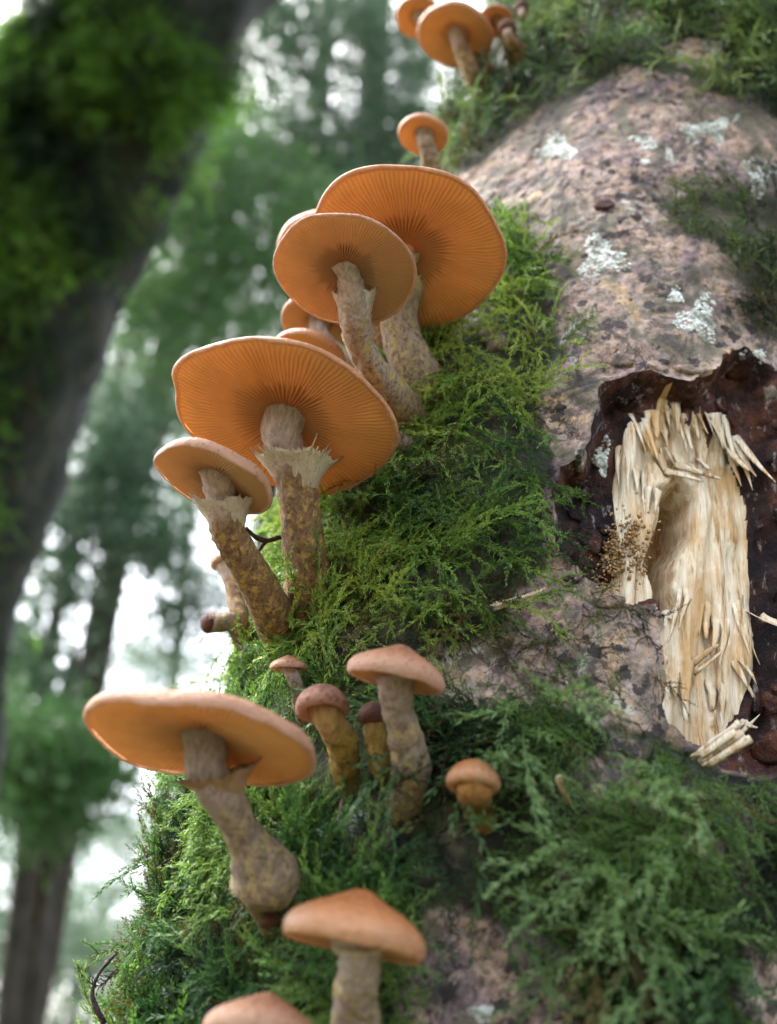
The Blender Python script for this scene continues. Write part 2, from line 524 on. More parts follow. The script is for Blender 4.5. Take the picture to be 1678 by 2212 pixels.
view = S0 - CAM
facing = (NX * view[..., 0] + NY * view[..., 1]) < 0.02
PX, PY = pr[..., 0], pr[..., 1]
nzx = fbm(S0, 70, 4, 5) * 26 + fbm(S0, 170, 2, 6) * 12
nzy = fbm(S0, 70, 4, 15) * 26 + fbm(S0, 170, 2, 16) * 12
JX, JY = PX + nzx, PY + nzy

POLY_A = [(1080, 470), (1150, 480), (1185, 560), (1200, 660), (1230, 760), (1240, 800), (1170, 850), (1200, 980), (1190, 1080), (1180, 1180), (1200, 1250), (1110, 1310), (1180, 1340), (1060, 1400), (960, 1430), (900, 1520), (600, 1530), (380, 1530), (300, 1400), (380, 1200), (560, 900), (860, 640)]
POLY_B = [(850, 460), (1050, 380), (1090, 320), (1180, 240), (1310, 205), (1340, 170), (1440, 190), (1540, 230), (1760, 330), (1760, -300), (800, -300), (780, 300)]
POLY_C = [(1430, 430), (1520, 380), (1760, 400), (1760, 820), (1610, 740), (1575, 640), (1510, 560), (1420, 500)]
POLY_D = [(60, 2400), (120, 1800), (350, 1480), (600, 1480), (930, 1500), (1010, 1540), (1230, 1530), (1260, 1560), (1330, 1570), (1430, 1600), (1520, 1650), (1760, 1690), (1760, 1980), (1600, 2060), (1540, 2400), (1330, 2400), (1215, 2080), (1150, 2015), (960, 1990), (900, 2060), (840, 2400)]
POLY_E = [(1180, 1240), (1420, 1290), (1430, 1600), (1240, 1560), (980, 1530), (1000, 1430)]
POLY_HOLE = [(1305, 845), (1400, 812), (1470, 832), (1540, 815), (1560, 770), (1600, 755), (1655, 830), (1680, 1000), (1700, 1300), (1700, 1680), (1560, 1670), (1490, 1615), (1422, 1575), (1416, 1400), (1410, 1312), (1335, 1295), (1290, 1272), (1212, 1215), (1198, 1080), (1212, 1022), (1262, 1010), (1277, 930)]
POLY_WOOD = [(1366, 885), (1420, 858), (1520, 856), (1596, 905), (1636, 1020), (1664, 1200), (1660, 1430), (1615, 1540), (1575, 1600), (1480, 1612), (1424, 1570), (1418, 1320), (1360, 1292), (1318, 1275), (1305, 1190), (1338, 1120), (1330, 1040), (1350, 950)]
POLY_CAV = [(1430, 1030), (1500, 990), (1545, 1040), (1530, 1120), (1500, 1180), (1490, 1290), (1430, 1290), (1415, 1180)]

sA, sB, sC, sD, sE = [poly_sd(JX, JY, p) for p in (POLY_A, POLY_B, POLY_C, POLY_D, POLY_E)]
def bare(cx, cy, rx, ry):
    return np.sqrt(((JX - cx) / rx) ** 2 + ((JY - cy) / ry) ** 2)
dens = np.maximum.reduce([smooth(-10, 40, sA) * 1.0, smooth(-10, 45, sB) * 0.9, smooth(-15, 50, sC) * 0.62, smooth(-12, 40, sD) * 0.9, smooth(-12, 40, sE) * 0.22])
for b in ((1325, 1715, 55, 115), (800, 1800, 55, 90), (640, 2080, 75, 60), (1480, 1830, 60, 45), (1250, 1900, 50, 60), (1380, 2050, 70, 45), (1560, 2140, 60, 60), (1040, 1470, 70, 45), (1150, 1340, 60, 40), (1090, 760, 40, 22), (1380, 60, 70, 30), (1500, 140, 60, 30)):
    dens = dens * (0.12 + 0.88 * smooth(0.75, 1.2, bare(*b)))
SgA = np.stack([S0[..., 0], S0[..., 1], S0[..., 2] * 0.12], -1)
hx = fbm(S0, 60, 3, 205) * 26 + fbm(S0, 170, 2, 206) * 14
hy = fbm(S0, 60, 3, 207) * 26 + fbm(S0, 170, 2, 208) * 14
hole_sd = poly_sd(PX + hx, PY + hy, POLY_HOLE)
wood_sd = poly_sd(PX + fbm(SgA, 150, 2, 209) * 16, PY + fbm(SgA, 230, 2, 210) * 60, POLY_WOOD)
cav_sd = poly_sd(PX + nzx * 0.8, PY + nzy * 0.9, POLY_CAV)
far_out = ~facing
dens = np.where(far_out, 0.75, dens)
hole_sd = np.where(far_out, -100, hole_sd); wood_sd = np.where(far_out, -100, wood_sd); cav_sd = np.where(far_out, -100, cav_sd)
dens = np.where(hole_sd > -6, 0, dens)

lump = fbm(S0, 22, 4, 31) * 0.0045 + fbm(S0, 75, 4, 41) * 0.0013 + fbm(S0, 300, 3, 51) * 0.0006
plates = np.floor((fbm(S0, 34, 4, 61) + 1) * 5.5) * 0.0006                 # flaking layers
mound = 0.0035 * smooth(0.3, 1.0, dens) + 0.006 * smooth(0, 120, sA) * (1 - far_out) + 0.005 * smooth(20, 200, sD) * np.clip(fbm(S0, 16, 3, 71) + 0.4, 0, 1.2) * (1 - far_out)
rad = base_r + lump + plates * (1 - smooth(0.3, 0.8, dens)) + mound
Sgrain = np.stack([S0[..., 0], S0[..., 1], S0[..., 2] * 0.09], -1)
fib = fbm(Sgrain, 330, 4, 81)
Sgr2 = np.stack([S0[..., 0], S0[..., 1], S0[..., 2] * 0.22], -1)
fib2 = fbm(Sgr2, 110, 3, 91)
lip = smooth(1090, 900, PY)                                                  # undercut below the top lip
inner_dep = 0.0042 + 0.0028 * smooth(0, 30, hole_sd) - 0.0034 * fbm(Sgr2, 170, 4, 95) + fbm(S0, 130, 4, 97) * 0.0034
wood_dep = 0.0075 + 0.0042 * smooth(0, 60, wood_sd) * lip - 0.0022 * fib - 0.0072 * fib2 + 0.001 * smooth(1000, 1500, PY)
cavd = 0.028 * smooth(0, 46, cav_sd) * (0.8 + 0.5 * fib2)
is_hole = hole_sd > 0
is_wood = is_hole & (wood_sd > 0)
edge_up = 0.0016 * smooth(-26, -2, hole_sd)                                  # bark curls up at the wound
bark_rad = rad + np.where(hole_sd > -30, edge_up, 0)
in_rad = base_r - inner_dep
wd_rad = base_r - wood_dep - cavd
mh = smooth(3, 17, hole_sd); mwd = smooth(-15, -2, wood_sd)
rad = bark_rad * (1 - mh) + mh * (in_rad * (1 - mwd) + wd_rad * mwd)
# slide the grid points next to the wound's edges onto those edges, so that the outlines are not stepped
dZ, dP = np.zeros_like(Zg), np.zeros_like(Pg)
cz, cp = 0.00095, 0.00095 / 0.112
for f_ in (wood_sd, hole_sd):
    gz, gp = np.gradient(f_, zz, ph)
    gz, gp = gz * cz, gp * cp                    # per cell
    g2 = gz ** 2 + gp ** 2 + 1e-6
    sz, sp = -f_ * gz / g2, -f_ * gp / g2
    near = (np.hypot(sz, sp) < 0.62) & facing & (np.abs(f_) < 14)
    dZ = np.where(near, sz * cz, dZ); dP = np.where(near, sp * cp, dP)
dense_ = (zz[:, None] > -0.02) & (zz[:, None] < 0.6)
Zg = Zg + dZ * dense_; Pg = Pg + dP * dense_
NX, NY = np.sin(Pg), -np.cos(Pg)
S = cyl(rad)
FA = grid_faces(NZ, NP_, True)
SV = S.reshape(-1, 3)
fh = np.clip(hole_sd, -12, 12).ravel()[FA].mean(1) > 0
fw = fh & (np.clip(wood_sd, -12, 12).ravel()[FA].mean(1) > 0)
trunk = thing('tree_trunk', (axis_x(np.array(-1.15)), YC0, 0.0), 'thick leaning tree trunk with pinkish speckled bark and a torn pale wood hollow', 'tree')

def sub(name, sel, mat, attrs):
    f = FA[sel]
    used, inv = np.unique(f, return_inverse=True)
    me = mesh_np(name, SV[used], inv.reshape(f.shape), {k: v.ravel()[used] for k, v in attrs.items()}, mat)
    return link(name, me, trunk)
mossmask = smooth(0.15, 0.7, dens)
sub('bark', ~fh, MB, {'moss': mossmask})
ib = sub('inner_bark', fh & ~fw, MI, {'moss': mossmask})
ib['label'] = 'dark reddish brown inner bark around the hollow'
ew = sub('exposed_wood', fw, MW, {'rot': smooth(-12, 40, cav_sd)})  # cavity mask that drives the orange-brown tone
ew['label'] = 'torn pale cream wood fibres inside the hollow'

# normals of the trunk grid + a BVH for placing things on it
du = np.gradient(S, axis=0); dv = np.gradient(S, axis=1)
NRM = unit(np.cross(dv, du))
cdir = S - np.stack([axis_x(Zg), np.full_like(Zg, YC0), Zg + CAM[2]], -1)
NRM *= np.sign((NRM * cdir).sum(-1, keepdims=True) + 1e-9)
vis_rows = (zz > -0.06) & (zz < 0.66)
step = 3
ri = np.where(vis_rows)[0][::step]
ci = np.arange(0, len(ph_d), step)
LV = S[np.ix_(ri, ci)].reshape(-1, 3)
LF = grid_faces(len(ri), len(ci))
bvh = BVHTree.FromPolygons([Vector(v) for v in LV.tolist()], LF.tolist())
def on_trunk(px, py):
    d = Vector(ray(px, py))
    h = bvh.ray_cast(Vector(CAM), d.normalized(), 2.0)
    if h[0] is None:
        p = at_y(px, py, 0.30)
        q = bvh.find_nearest(Vector(p))
        nn = np.array(q[1]); loc = np.array(q[0])
    else:
        nn = np.array(h[1]); loc = np.array(h[0])
    if nn @ (loc - np.array([0.08, YC0, loc[2]])) < 0: nn = -nn
    return loc, nn

# ------------------------------------------------------------------ wood splinters, chips, lichen (parts of the trunk)
def shard(P0, P1, w, nrm, thick=0.35, seed=0, blunt=0.1):
    """a torn splinter: flat tapering wedge from P0 (root) to P1 (tip), jagged outline"""
    r = np.random.default_rng(seed)
    P0, P1 = np.asarray(P0), np.asarray(P1)
    n = 7
    ax = P1 - P0
    side = unit(np.cross(ax, nrm)); out = unit(np.cross(side, ax))
    t = np.linspace(0, 1, n)
    wl = w * 0.5 * (1 - (1 - blunt) * t ** 1.3) * r.uniform(0.75, 1.15, n)
    wr = w * 0.5 * (1 - (1 - blunt) * t ** 1.1) * r.uniform(0.75, 1.15, n)
    bow = out * (np.sin(t * np.pi) * 0.06 * np.linalg.norm(ax) * r.uniform(-1, 1))[:, None]
    C = P0 + ax * t[:, None] + bow
    th = w * thick * (1 - 0.7 * t)
    V = np.stack([C - side * wl[:, None], C - side * wl[:, None] * 0.3 + out * th[:, None] * 0.6, C + side * wr[:, None] * 0.4 + out * th[:, None] * 0.45, C + side * wr[:, None], C - out * th[:, None] * 0.4], 1)
    F = grid_faces(n, 5, True)
    m = n * 5
    V = np.vstack([V.reshape(-1, 3), P0, P1])
    j = np.arange(5)
    T = np.vstack([np.stack([np.full(5, m), (j + 1) % 5, j], -1), np.stack([np.full(5, m + 1), (n - 1) * 5 + j, (n - 1) * 5 + (j + 1) % 5], -1)])
    return V, [F, T]

SPL = [  # root px, tip px, width dp, lift root mm, lift tip mm
    (1392, 905, 1425, 1030, 40, 2, 5), (1425, 985, 1440, 1085, 36, 4, 8), (1470, 890, 1492, 1010, 30, 2, 4), (1520, 888, 1540, 990, 28, 2, 5),
    (1440, 880, 1452, 985, 26, 2, 5), (1548, 910, 1562, 1020, 24, 2, 5), (1572, 950, 1668, 1082, 20, 3, 9), (1578, 960, 1640, 1078, 18, 3, 8),
    (1588, 985, 1622, 1100, 16, 3, 5), (1452, 1020, 1562, 1078, 18, 3, 8), (1500, 1000, 1535, 1062, 18, 2, 6), (1410, 1060, 1402, 1150, 16, 2, 4),
    (1380, 1010, 1372, 1120, 20, 2, 3), (1425, 1210, 1490, 1275, 30, -6, 0), (1418, 1235, 1470, 1290, 26, -6, -1), (1430, 1195, 1496, 1248, 20, -8, -2),
    (1618, 1330, 1690, 1425, 11, 3, 12), (1432, 1330, 1448, 1370, 22, 1, 4), (1475, 1290, 1440, 1420, 16, 2, 5), (1560, 1340, 1530, 1450, 18, 1, 4),
    (1590, 1420, 1630, 1520, 14, 1, 4), (1500, 1440, 1575, 1385, 12, 2, 4), (1520, 1300, 1512, 1420, 18, 1, 3), (1470, 1430, 1460, 1560, 22, 1, 2),
    (1550, 1470, 1545, 1590, 22, 1, 3), (1600, 1300, 1622, 1440, 22, 1, 3), (1455, 1110, 1480, 1180, 9, -7, -2), (1345, 960, 1352, 1090, 18, 1, 2),
    (1590, 1560, 1640, 1600, 9, 2, 6), (1585, 1590, 1620, 1560, 8, 2, 6), (1430, 1440, 1425, 1560, 16, 1, 2),
]
for k, (x0, y0, x1, y1, w, l0, l1) in enumerate(SPL):
    a, na = on_trunk(x0, y0); b, nb = on_trunk(x1, y1)
    na = unit(na + np.array([0, -1.0, 0])); 
    dep = project(a)[2]
    P0 = a + na * (l0 * 0.001 - 0.0015); P1 = b + na * l1 * 0.001
    J = Joiner()
    rs_ = np.random.default_rng(900 + k)
    W = mm(w * 1.35, dep); sd2 = unit(np.cross(P1 - P0, na))
    nb = max(2, int(w / 8))
    for q in range(nb):
        off = (q / (nb - 1) - 0.5) * W
        e = P0 + (P1 - P0) * rs_.uniform(0.45, 1.05) + sd2 * off * rs_.uniform(0.4, 1.1) + na * rs_.normal(0, 0.0008)
        V, F = shard(P0 + sd2 * off + (P1 - P0) * rs_.uniform(-0.15, 0.1), e, W / nb * rs_.uniform(1.3, 2.8), na + rs_.normal(0, 0.4, 3), 0.16, k * 31 + q, rs_.choice([0.04, 0.08, 0.3]))
        J.add(V, F)
    link('splinter', J.mesh('splinter', MW, 'moss', False), trunk)

def bark_flake(px, py, w, h, lift, seed, mat, ang=0.0):
    r = np.random.default_rng(seed)
    c, n = on_trunk(px, py)
    dep = project(c)[2]
    ux = unit(np.cross(n, [0, 0, 1])) * -1; uy = np.cross(n, ux); uy = uy * np.sign(uy[2])
    nn = 11
    th = np.linspace(0, 2 * np.pi, nn, endpoint=False) + ang
    rr = r.uniform(0.7, 1.2, nn)
    W, H = mm(w, dep) / 2, mm(h, dep) / 2
    out = c + ux * (np.cos(th) * rr * W)[:, None] + uy * (np.sin(th) * rr * H)[:, None]
    out = out + n * (0.001 * lift * (0.5 + 0.8 * r.random(nn)))[:, None]
    inn = c + (out - c) * 0.55 + n * 0.001 * lift * 0.55
    bot = c + (out - c) * 0.96 - n * 0.0018
    V = np.vstack([inn, out, bot, c + n * 0.001 * lift * 0.8])
    j = np.arange(nn); j2 = (j + 1) % nn
    Q = np.vstack([np.stack([j, nn + j, nn + j2, j2], -1), np.stack([nn + j, 2 * nn + j, 2 * nn + j2, nn + j2], -1)])
    T = np.stack([np.full(nn, 3 * nn), j, j2], -1)
    return mesh_np('bark_flake', V, [Q, T], {'moss': np.zeros(len(V))}, mat, False)
for k, a in enumerate([(1340, 780, 60, 40, 2.0, 1, MB), (1500, 800, 90, 34, 2.4, 2, MB), (1420, 795, 60, 30, 2.2, 3, MB), (1590, 790, 70, 60, 2.5, 4, MI), (1255, 990, 60, 50, 1.6, 5, MB), (1225, 1250, 60, 40, 1.6, 6, MB),
                       (1305, 1300, 90, 30, 2.0, 7, MB), (1245, 1100, 40, 90, 1.0, 8, MI), (1270, 1210, 60, 50, 1.2, 9, MI), (1395, 890, 46, 36, 2.0, 10, MI), (1500, 860, 60, 30, 2.4, 11, MI), (1590, 900, 50, 60, 2.0, 12, MI),
                       (1400, 1310, 40, 36, 1.6, 13, MI), (1305, 445, 42, 34, 2.2, 14, MI), (1665, 860, 30, 70, 2.2, 15, MB), (1230, 920, 60, 60, 1.2, 16, MB), (1190, 880, 60, 40, 1.2, 17, MB), (1330, 1420, 70, 90, 1.0, 18, MB),
                       (1655, 1620, 60, 60, 2, 19, MI), (1640, 1500, 40, 90, 1.2, 20, MI)]):
    link('bark_flake', bark_flake(*a[:4], a[4] * 0.5, *a[5:]), trunk)
rf = np.random.default_rng(77)
for k in range(26):
    px, py = [(rf.uniform(1215, 1330), rf.uniform(1010, 1260)), (rf.uniform(1300, 1600), rf.uniform(835, 880)), (rf.uniform(1650, 1690), rf.uniform(900, 1600))][k % 3]
    link('bark_flake', bark_flake(px, py, rf.uniform(16, 40), rf.uniform(24, 70), rf.uniform(0.8, 2.2), 500 + k, MI), trunk)

# sawdust crumbs clinging to the left lip of the wood
J = Joiner()
for k in range(520):
    px = 1345 + RNG.normal(0, 30); py = 1195 + RNG.normal(0, 34) + (px - 1345) * -0.5
    c, n = on_trunk(px, py)
    s = RNG.uniform(0.0002, 0.00075)
    V = unit(RNG.normal(size=(8, 3)))
    cube = np.array([[x, y, z] for x in (-1, 1) for y in (-1, 1) for z in (-1, 1)], float)
    V = c + n * RNG.uniform(0, 0.0035) + (cube * RNG.uniform(0.4, 1.2, 3) + 0.5 * V) * s * 0.7
    J.add(V, np.array([[0, 1, 3, 2], [4, 6, 7, 5], [0, 4, 5, 1], [2, 3, 7, 6], [0, 2, 6, 4], [1, 5, 7, 3]]))
M_SAW = make_plain('sawdust', [(0.3, (0.30, 0.15, 0.05)), (0.6, (0.58, 0.38, 0.18))], 500)
link('sawdust', J.mesh('sawdust', M_SAW, 'moss', False), trunk, kind='stuff')

def lichen(px, py, rx, ry, n, seed):
    r = np.random.default_rng(seed)
    J = Joiner()
    for k in range(int(n * 2.4)):
        a = r.uniform(0, 2 * np.pi); q = math.sqrt(r.random()) * (0.75 + 0.35 * math.sin(3 * a + seed))
        c, nr = on_trunk(px + math.cos(a) * rx * q, py + math.sin(a) * ry * q)
        m = 9
        th = np.linspace(0, 2 * np.pi, m, endpoint=False)
        ux = unit(np.cross(nr, r.normal(size=3))); uy = np.cross(nr, ux)
        s = r.uniform(0.0003, 0.0010) * (1.1 - 0.4 * q)
        rr = r.uniform(0.6, 1.3, m) * s
        rim = c + ux * (np.cos(th) * rr)[:, None] + uy * (np.sin(th) * rr)[:, None]
        V = np.vstack([rim + nr * r.uniform(0.0001, 0.0003, m)[:, None], rim * 0.85 + c * 0.15 - nr * 0.0006, c + nr * 0.00015])
        j = np.arange(m); j2 = (j + 1) % m
        J.add(V, [np.stack([j, m + j, m + j2, j2], -1), np.stack([np.full(m, 2 * m), j, j2], -1)])
    link('lichen', J.mesh('lichen', ML, 't'), trunk, kind='stuff')
for k, a in enumerate([(1203, 322, 50, 34, 150), (1300, 560, 62, 52, 190), (1290, 530, 30, 20, 40), (1500, 285, 40, 26, 80), (1545, 280, 34, 32, 90), (1510, 690, 52, 56, 170), (1460, 640, 20, 20, 30), (1400, 310, 22, 22, 30),
                       (1560, 60, 60, 60, 120), (1640, 380, 40, 50, 80), (1630, 770, 30, 20, 30), (1380, 300, 18, 12, 16), (1395, 350, 12, 10, 14), (1320, 2090, 22, 16, 20), (1500, 2110, 40, 40, 50), (770, 1770, 26, 40, 50), (1040, 2190, 28, 20, 30), (1300, 990, 20, 50, 40)]):
    lichen(*a, k)

# ------------------------------------------------------------------ moss
def leaf_pair(Jn, p, d, side, L, w, tipv, r):
    q = p + (d * 0.92 + side * 0.44) * L
    up = unit(np.cross(d, side))
    m = p + (d * 0.36 + side * 0.31) * L
    V = np.array([p, m + d * w + up * w * 0.4, q + up * r.normal() * 0.2 * L, m - d * w + up * w * 0.4])
    Jn.add(V, np.array([[0, 1, 2, 3]]), np.array([0.1, 0.45, 1.0, 0.45]) * tipv)

def shoot(Jn, C, L_leaf, r, tip0=0.5, spacing=0.45, thick=0.00016):
    n = len(C)
    T, A, B = frames(C)
    rad = np.linspace(thick, thick * 0.4, n)
    V, F, t = tube(C, rad, 3, False)
    Jn.add(V, F, 0.25 + 0.3 * t * tip0)
    ln = np.linalg.norm(np.diff(C, axis=0), axis=1).sum()
    m = max(4, int(ln / (L_leaf * spacing)))
    for k in range(m):
        u = k / (m - 1) * (n - 1)
        i = min(int(u), n - 2); f = u - i
        p = C[i] * (1 - f) + C[i + 1] * f
        a = k * 2.39 + r.normal() * 0.4
        s = A[i] * math.cos(a) + B[i] * math.sin(a)
        lf = L_leaf * (1.0 - 0.55 * (k / m) ** 3) * r.uniform(0.75, 1.15)
        leaf_pair(Jn, p, T[i], s, lf, lf * 0.30, tip0 + (1 - tip0) * k / m, r)

def frond_simple(seed, L=0.014):
    r = np.random.default_rng(seed)
    Jn = Joiner()
    b = r.normal(0, 0.5, 2)
    t = np.linspace(0, 1, 10)[:, None]
    C = np.hstack([t, b[0] * t ** 2 + 0.10 * np.sin(t * 5 + seed), 0.45 * t - (0.45 + 0.3 * abs(b[1])) * t ** 2]) * L
    shoot(Jn, C, L * 0.125, r, 0.5, 0.26)
    for k in range(r.integers(0, 3)):           # a short fork or two
        i = r.integers(3, 7)
        d = unit(C[i + 1] - C[i] + r.normal(0, 0.6, 3) * np.linalg.norm(C[i + 1] - C[i]))
        shoot(Jn, C[i] + d * np.linspace(0, L * r.uniform(0.2, 0.4), 5)[:, None], L * 0.11, r, 0.6, 0.28)
    return Jn

def frond_pinnate(seed, L=0.021):
    r = np.random.default_rng(seed)
    Jn = Joiner()
    b = r.normal(0, 0.22, 2)
    t = np.linspace(0, 1, 9)[:, None]
    C = np.hstack([t, b[0] * t ** 2, 0.55 * t - (0.55 + 0.3 * abs(b[1])) * t ** 2]) * L
    shoot(Jn, C, L * 0.078, r, 0.4, 0.30)
    T, A, B = frames(C)
    nb = r.integers(5, 9)
    for k in range(nb):
        u = 0.15 + 0.78 * k / nb
        i = int(u * 8)
        s = (1 if k % 2 else -1)
        side = np.array([r.normal(0, 0.3), s * r.uniform(0.4, 1.0), r.normal(0.3, 0.55)])
        d = unit(T[i] * 0.75 + side * 0.9)
        lb = L * (0.42 - 0.28 * u) * r.uniform(0.7, 1.2)
        tt = np.linspace(0, 1, 5)[:, None]
        Cb = C[i] + d * tt * lb + (T[i] * 0.35 - np.array([0, 0, 0.25])) * tt ** 2 * lb
        shoot(Jn, Cb, L * 0.070, r, 0.6, 0.30, 0.00012)
    return Jn

lib = bpy.data.collections.new('moss_fronds')
for k in range(7):
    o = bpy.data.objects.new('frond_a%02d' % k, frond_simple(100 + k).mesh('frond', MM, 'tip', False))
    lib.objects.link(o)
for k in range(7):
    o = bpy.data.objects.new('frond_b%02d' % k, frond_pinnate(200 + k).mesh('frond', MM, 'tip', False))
    lib.objects.link(o)

def scatter_tree():
    ng = bpy.data.node_groups.new('moss_scatter', 'GeometryNodeTree')
    ng.interface.new_socket('Geometry', in_out='INPUT', socket_type='NodeSocketGeometry')
    ng.interface.new_socket('Geometry', in_out='OUTPUT', socket_type='NodeSocketGeometry')
    N = ng.nodes.new
    gi, go = N('NodeGroupInput'), N('NodeGroupOutput')
    ci_ = N('GeometryNodeCollectionInfo')
    ci_.inputs['Collection'].default_value = lib
    ci_.inputs['Separate Children'].default_value = True
    ci_.inputs['Reset Children'].default_value = True
    def na(name, typ):
        n = N('GeometryNodeInputNamedAttribute'); n.data_type = typ
        n.inputs['Name'].default_value = name
        return next(s for s in n.outputs if s.name == 'Attribute' and s.enabled)
    ip = N('GeometryNodeInstanceOnPoints')
    ip.inputs['Pick Instance'].default_value = True
    er = N('FunctionNodeEulerToRotation')
    L = ng.links.new
    L(gi.outputs[0], ip.inputs['Points'])
    L(ci_.outputs[0], ip.inputs['Instance'])
    L(na('var', 'INT'), ip.inputs['Instance Index'])
    L(na('rot', 'FLOAT_VECTOR'), er.inputs[0])
    L(er.outputs[0], ip.inputs['Rotation'])
    L(na('scl', 'FLOAT'), ip.inputs['Scale'])
    L(ip.outputs[0], go.inputs[0])
    return ng
SCAT = scatter_tree()

def eulers(X, Zv):
    """Euler angles for frames with local x = X, local z ~ Zv"""
    X = unit(X); Y = unit(np.cross(Zv, X)); Z = np.cross(X, Y)
    M = np.stack([X, Y, Z], -1)
    ry = np.arcsin(np.clip(-M[:, 2, 0], -1, 1))
    rx = np.arctan2(M[:, 2, 1], M[:, 2, 2])
    rz = np.arctan2(M[:, 1, 0], M[:, 0, 0])
    return np.stack([rx, ry, rz], -1)

def moss_points(name, P, E, s, var, tint, label, parent=None, cat='moss'):
    me = bpy.data.meshes.new(name)
    me.vertices.add(len(P))
    me.vertices.foreach_set('co', np.asarray(P, np.float32).ravel())
    for nm, ty, dat in (('rot', 'FLOAT_VECTOR', E), ('tint', 'FLOAT_VECTOR', tint)):
        a = me.attributes.new(nm, ty, 'POINT'); a.data.foreach_set('vector', np.asarray(dat, np.float32).ravel())
    a = me.attributes.new('scl', 'FLOAT', 'POINT'); a.data.foreach_set('value', np.asarray(s, np.float32))
    a = me.attributes.new('var', 'INT', 'POINT'); a.data.foreach_set('value', np.asarray(var, np.int32))
    me.materials.append(MM)
    o = link(name, me, parent, 'stuff', label, None if parent else cat)
    md = o.modifiers.new('scatter', 'NODES'); md.node_group = SCAT
    return o

# choose points on the grid by density
cell = np.linalg.norm(np.cross(du, dv), axis=-1)
cell *= (zz[:, None] > -0.04) * (zz[:, None] < 0.6) * (np.arange(NP_)[None] < len(ph_d))
inframe = (PX > -140) & (PX < PW + 120) & (PY > -140) & (PY < PH + 140)
region_low = (PX > 900) & (PY > 1480)
clump = np.clip(0.65 + 1.5 * fbm(S0, 42, 3, 111), 0.22, 1.5) * np.where(region_low, np.clip(0.55 + 2.2 * fbm(S0, 30, 3, 113), 0.22, 1.5), 1.0)
wgt = cell * dens ** 1.3 * clump * inframe * np.where(far_out, 0.35, 1.0)
clear = np.ones_like(wgt)                       # little moss right around the mushroom feet
for cx, cy, rx, ry in ((575, 1910, 105, 90), (735, 1665, 95, 125), (815, 1645, 70, 125), (1022, 1740, 100, 95), (880, 1715, 80, 115), (650, 1530, 50, 60), (1050, 2090, 150, 110), (655, 2060, 80, 60), (1000, 640, 115, 95), (800, 1010, 80, 60), (590, 1985, 60, 40),
                       (665, 1290, 60, 60), (600, 1350, 50, 60), (900, 850, 70, 50), (800, 1800, 60, 90), (1110, 90, 50, 50), (1045, 210, 30, 30)):
    q_ = np.sqrt(((PX - cx) / rx) ** 2 + ((PY - cy) / ry) ** 2)
    clear = np.minimum(clear, 0.05 + 0.95 * smooth(0.75, 1.15, q_))
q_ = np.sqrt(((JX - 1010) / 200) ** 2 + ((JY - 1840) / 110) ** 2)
clear = np.minimum(clear, 0.5 + 0.5 * smooth(0.6, 1.1, q_))  # moss thinned so the dark humus stands in for a shadow area
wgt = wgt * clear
region = np.argmax(np.stack([sA, sB, sC, np.maximum(sD, sE)], -1), -1)
region = np.where(PX < 120, 3, region)
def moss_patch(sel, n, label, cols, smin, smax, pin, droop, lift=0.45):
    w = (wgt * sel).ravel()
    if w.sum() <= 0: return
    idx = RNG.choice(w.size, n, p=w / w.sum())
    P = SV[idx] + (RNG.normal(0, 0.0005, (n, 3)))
    Nn = unit(NRM.reshape(-1, 3)[idx])
    tan = unit(RNG.normal(size=(n, 3)))
    flow = fbm(P, 30, 2, 121)[:, None] * np.array([1.0, 0.2, 0]) + np.array([-0.15, -0.2, -droop])
    tan = tan * 0.8 + flow
    tan = unit(tan - Nn * (tan * Nn).sum(1, keepdims=True))
    lf = np.clip(RNG.normal(lift, 0.28, n), 0.0, 1.3)[:, None]
    X = unit(tan + Nn * lf)
    E = eulers(X, Nn + RNG.normal(0, 0.35, (n, 3)))
    var = np.where(RNG.random(n) < pin, 7 + RNG.integers(0, 7, n), RNG.integers(0, 7, n))
    s = RNG.uniform(smin, smax, n) * (0.75 + 0.5 * dens.ravel()[idx])
    f = np.clip(0.46 + 1.7 * fbm(P, 38, 3, 131) + RNG.normal(0, 0.22, n), 0, 1)[:, None]
    c = np.array(cols)
    k = np.clip(f * (len(c) - 1), 0, len(c) - 1.001)
    i = k.astype(int)[:, 0]; fr = k - i[:, None]
    tint = c[i] * (1 - fr) + c[i + 1] * fr
    old = RNG.random(n) < 0.07 + 0.45 * smooth(0.15, 0.4, fbm(P, 26, 3, 141))                  # withered shoots
    tint[old] = np.array([0.10, 0.085, 0.03]) * RNG.uniform(0.4, 1.5, (old.sum(), 1))
    return moss_points('moss', P + Nn * RNG.uniform(-0.0004, 0.0035, n)[:, None], E, s, var, tint, label)

moss_patch(region == 0, 4200, 'bright green feathery moss between the gilled mushrooms and the wood hollow', [(0.035, 0.085, 0.025), (0.12, 0.24, 0.045), (0.24, 0.40, 0.075), (0.36, 0.47, 0.09)], 0.5, 0.95, 0.18, 0.25, 0.4)
moss_patch(region == 1, 1700, 'soft blue-green moss draped over the upper trunk above the speckled bark', [(0.025, 0.05, 0.03), (0.09, 0.17, 0.075), (0.17, 0.28, 0.12), (0.25, 0.34, 0.13)], 0.6, 1.2, 0.5, 0.2)
moss_patch(region == 2, 750, 'thin olive moss on the bark right above the wood hollow', [(0.022, 0.036, 0.018), (0.05, 0.08, 0.03), (0.12, 0.17, 0.06)], 0.45, 0.8, 0.4, 0.2)
lowl = (region == 3) & (PX < 900)
lowr = (region == 3) & (PX >= 900)
moss_patch(lowl, 4000, 'dense feathery moss covering the trunk below the lowest wide mushroom', [(0.014, 0.042, 0.024), (0.05, 0.13, 0.05), (0.10, 0.22, 0.065), (0.18, 0.30, 0.085)], 0.5, 1.0, 0.4, 0.05, 0.45)
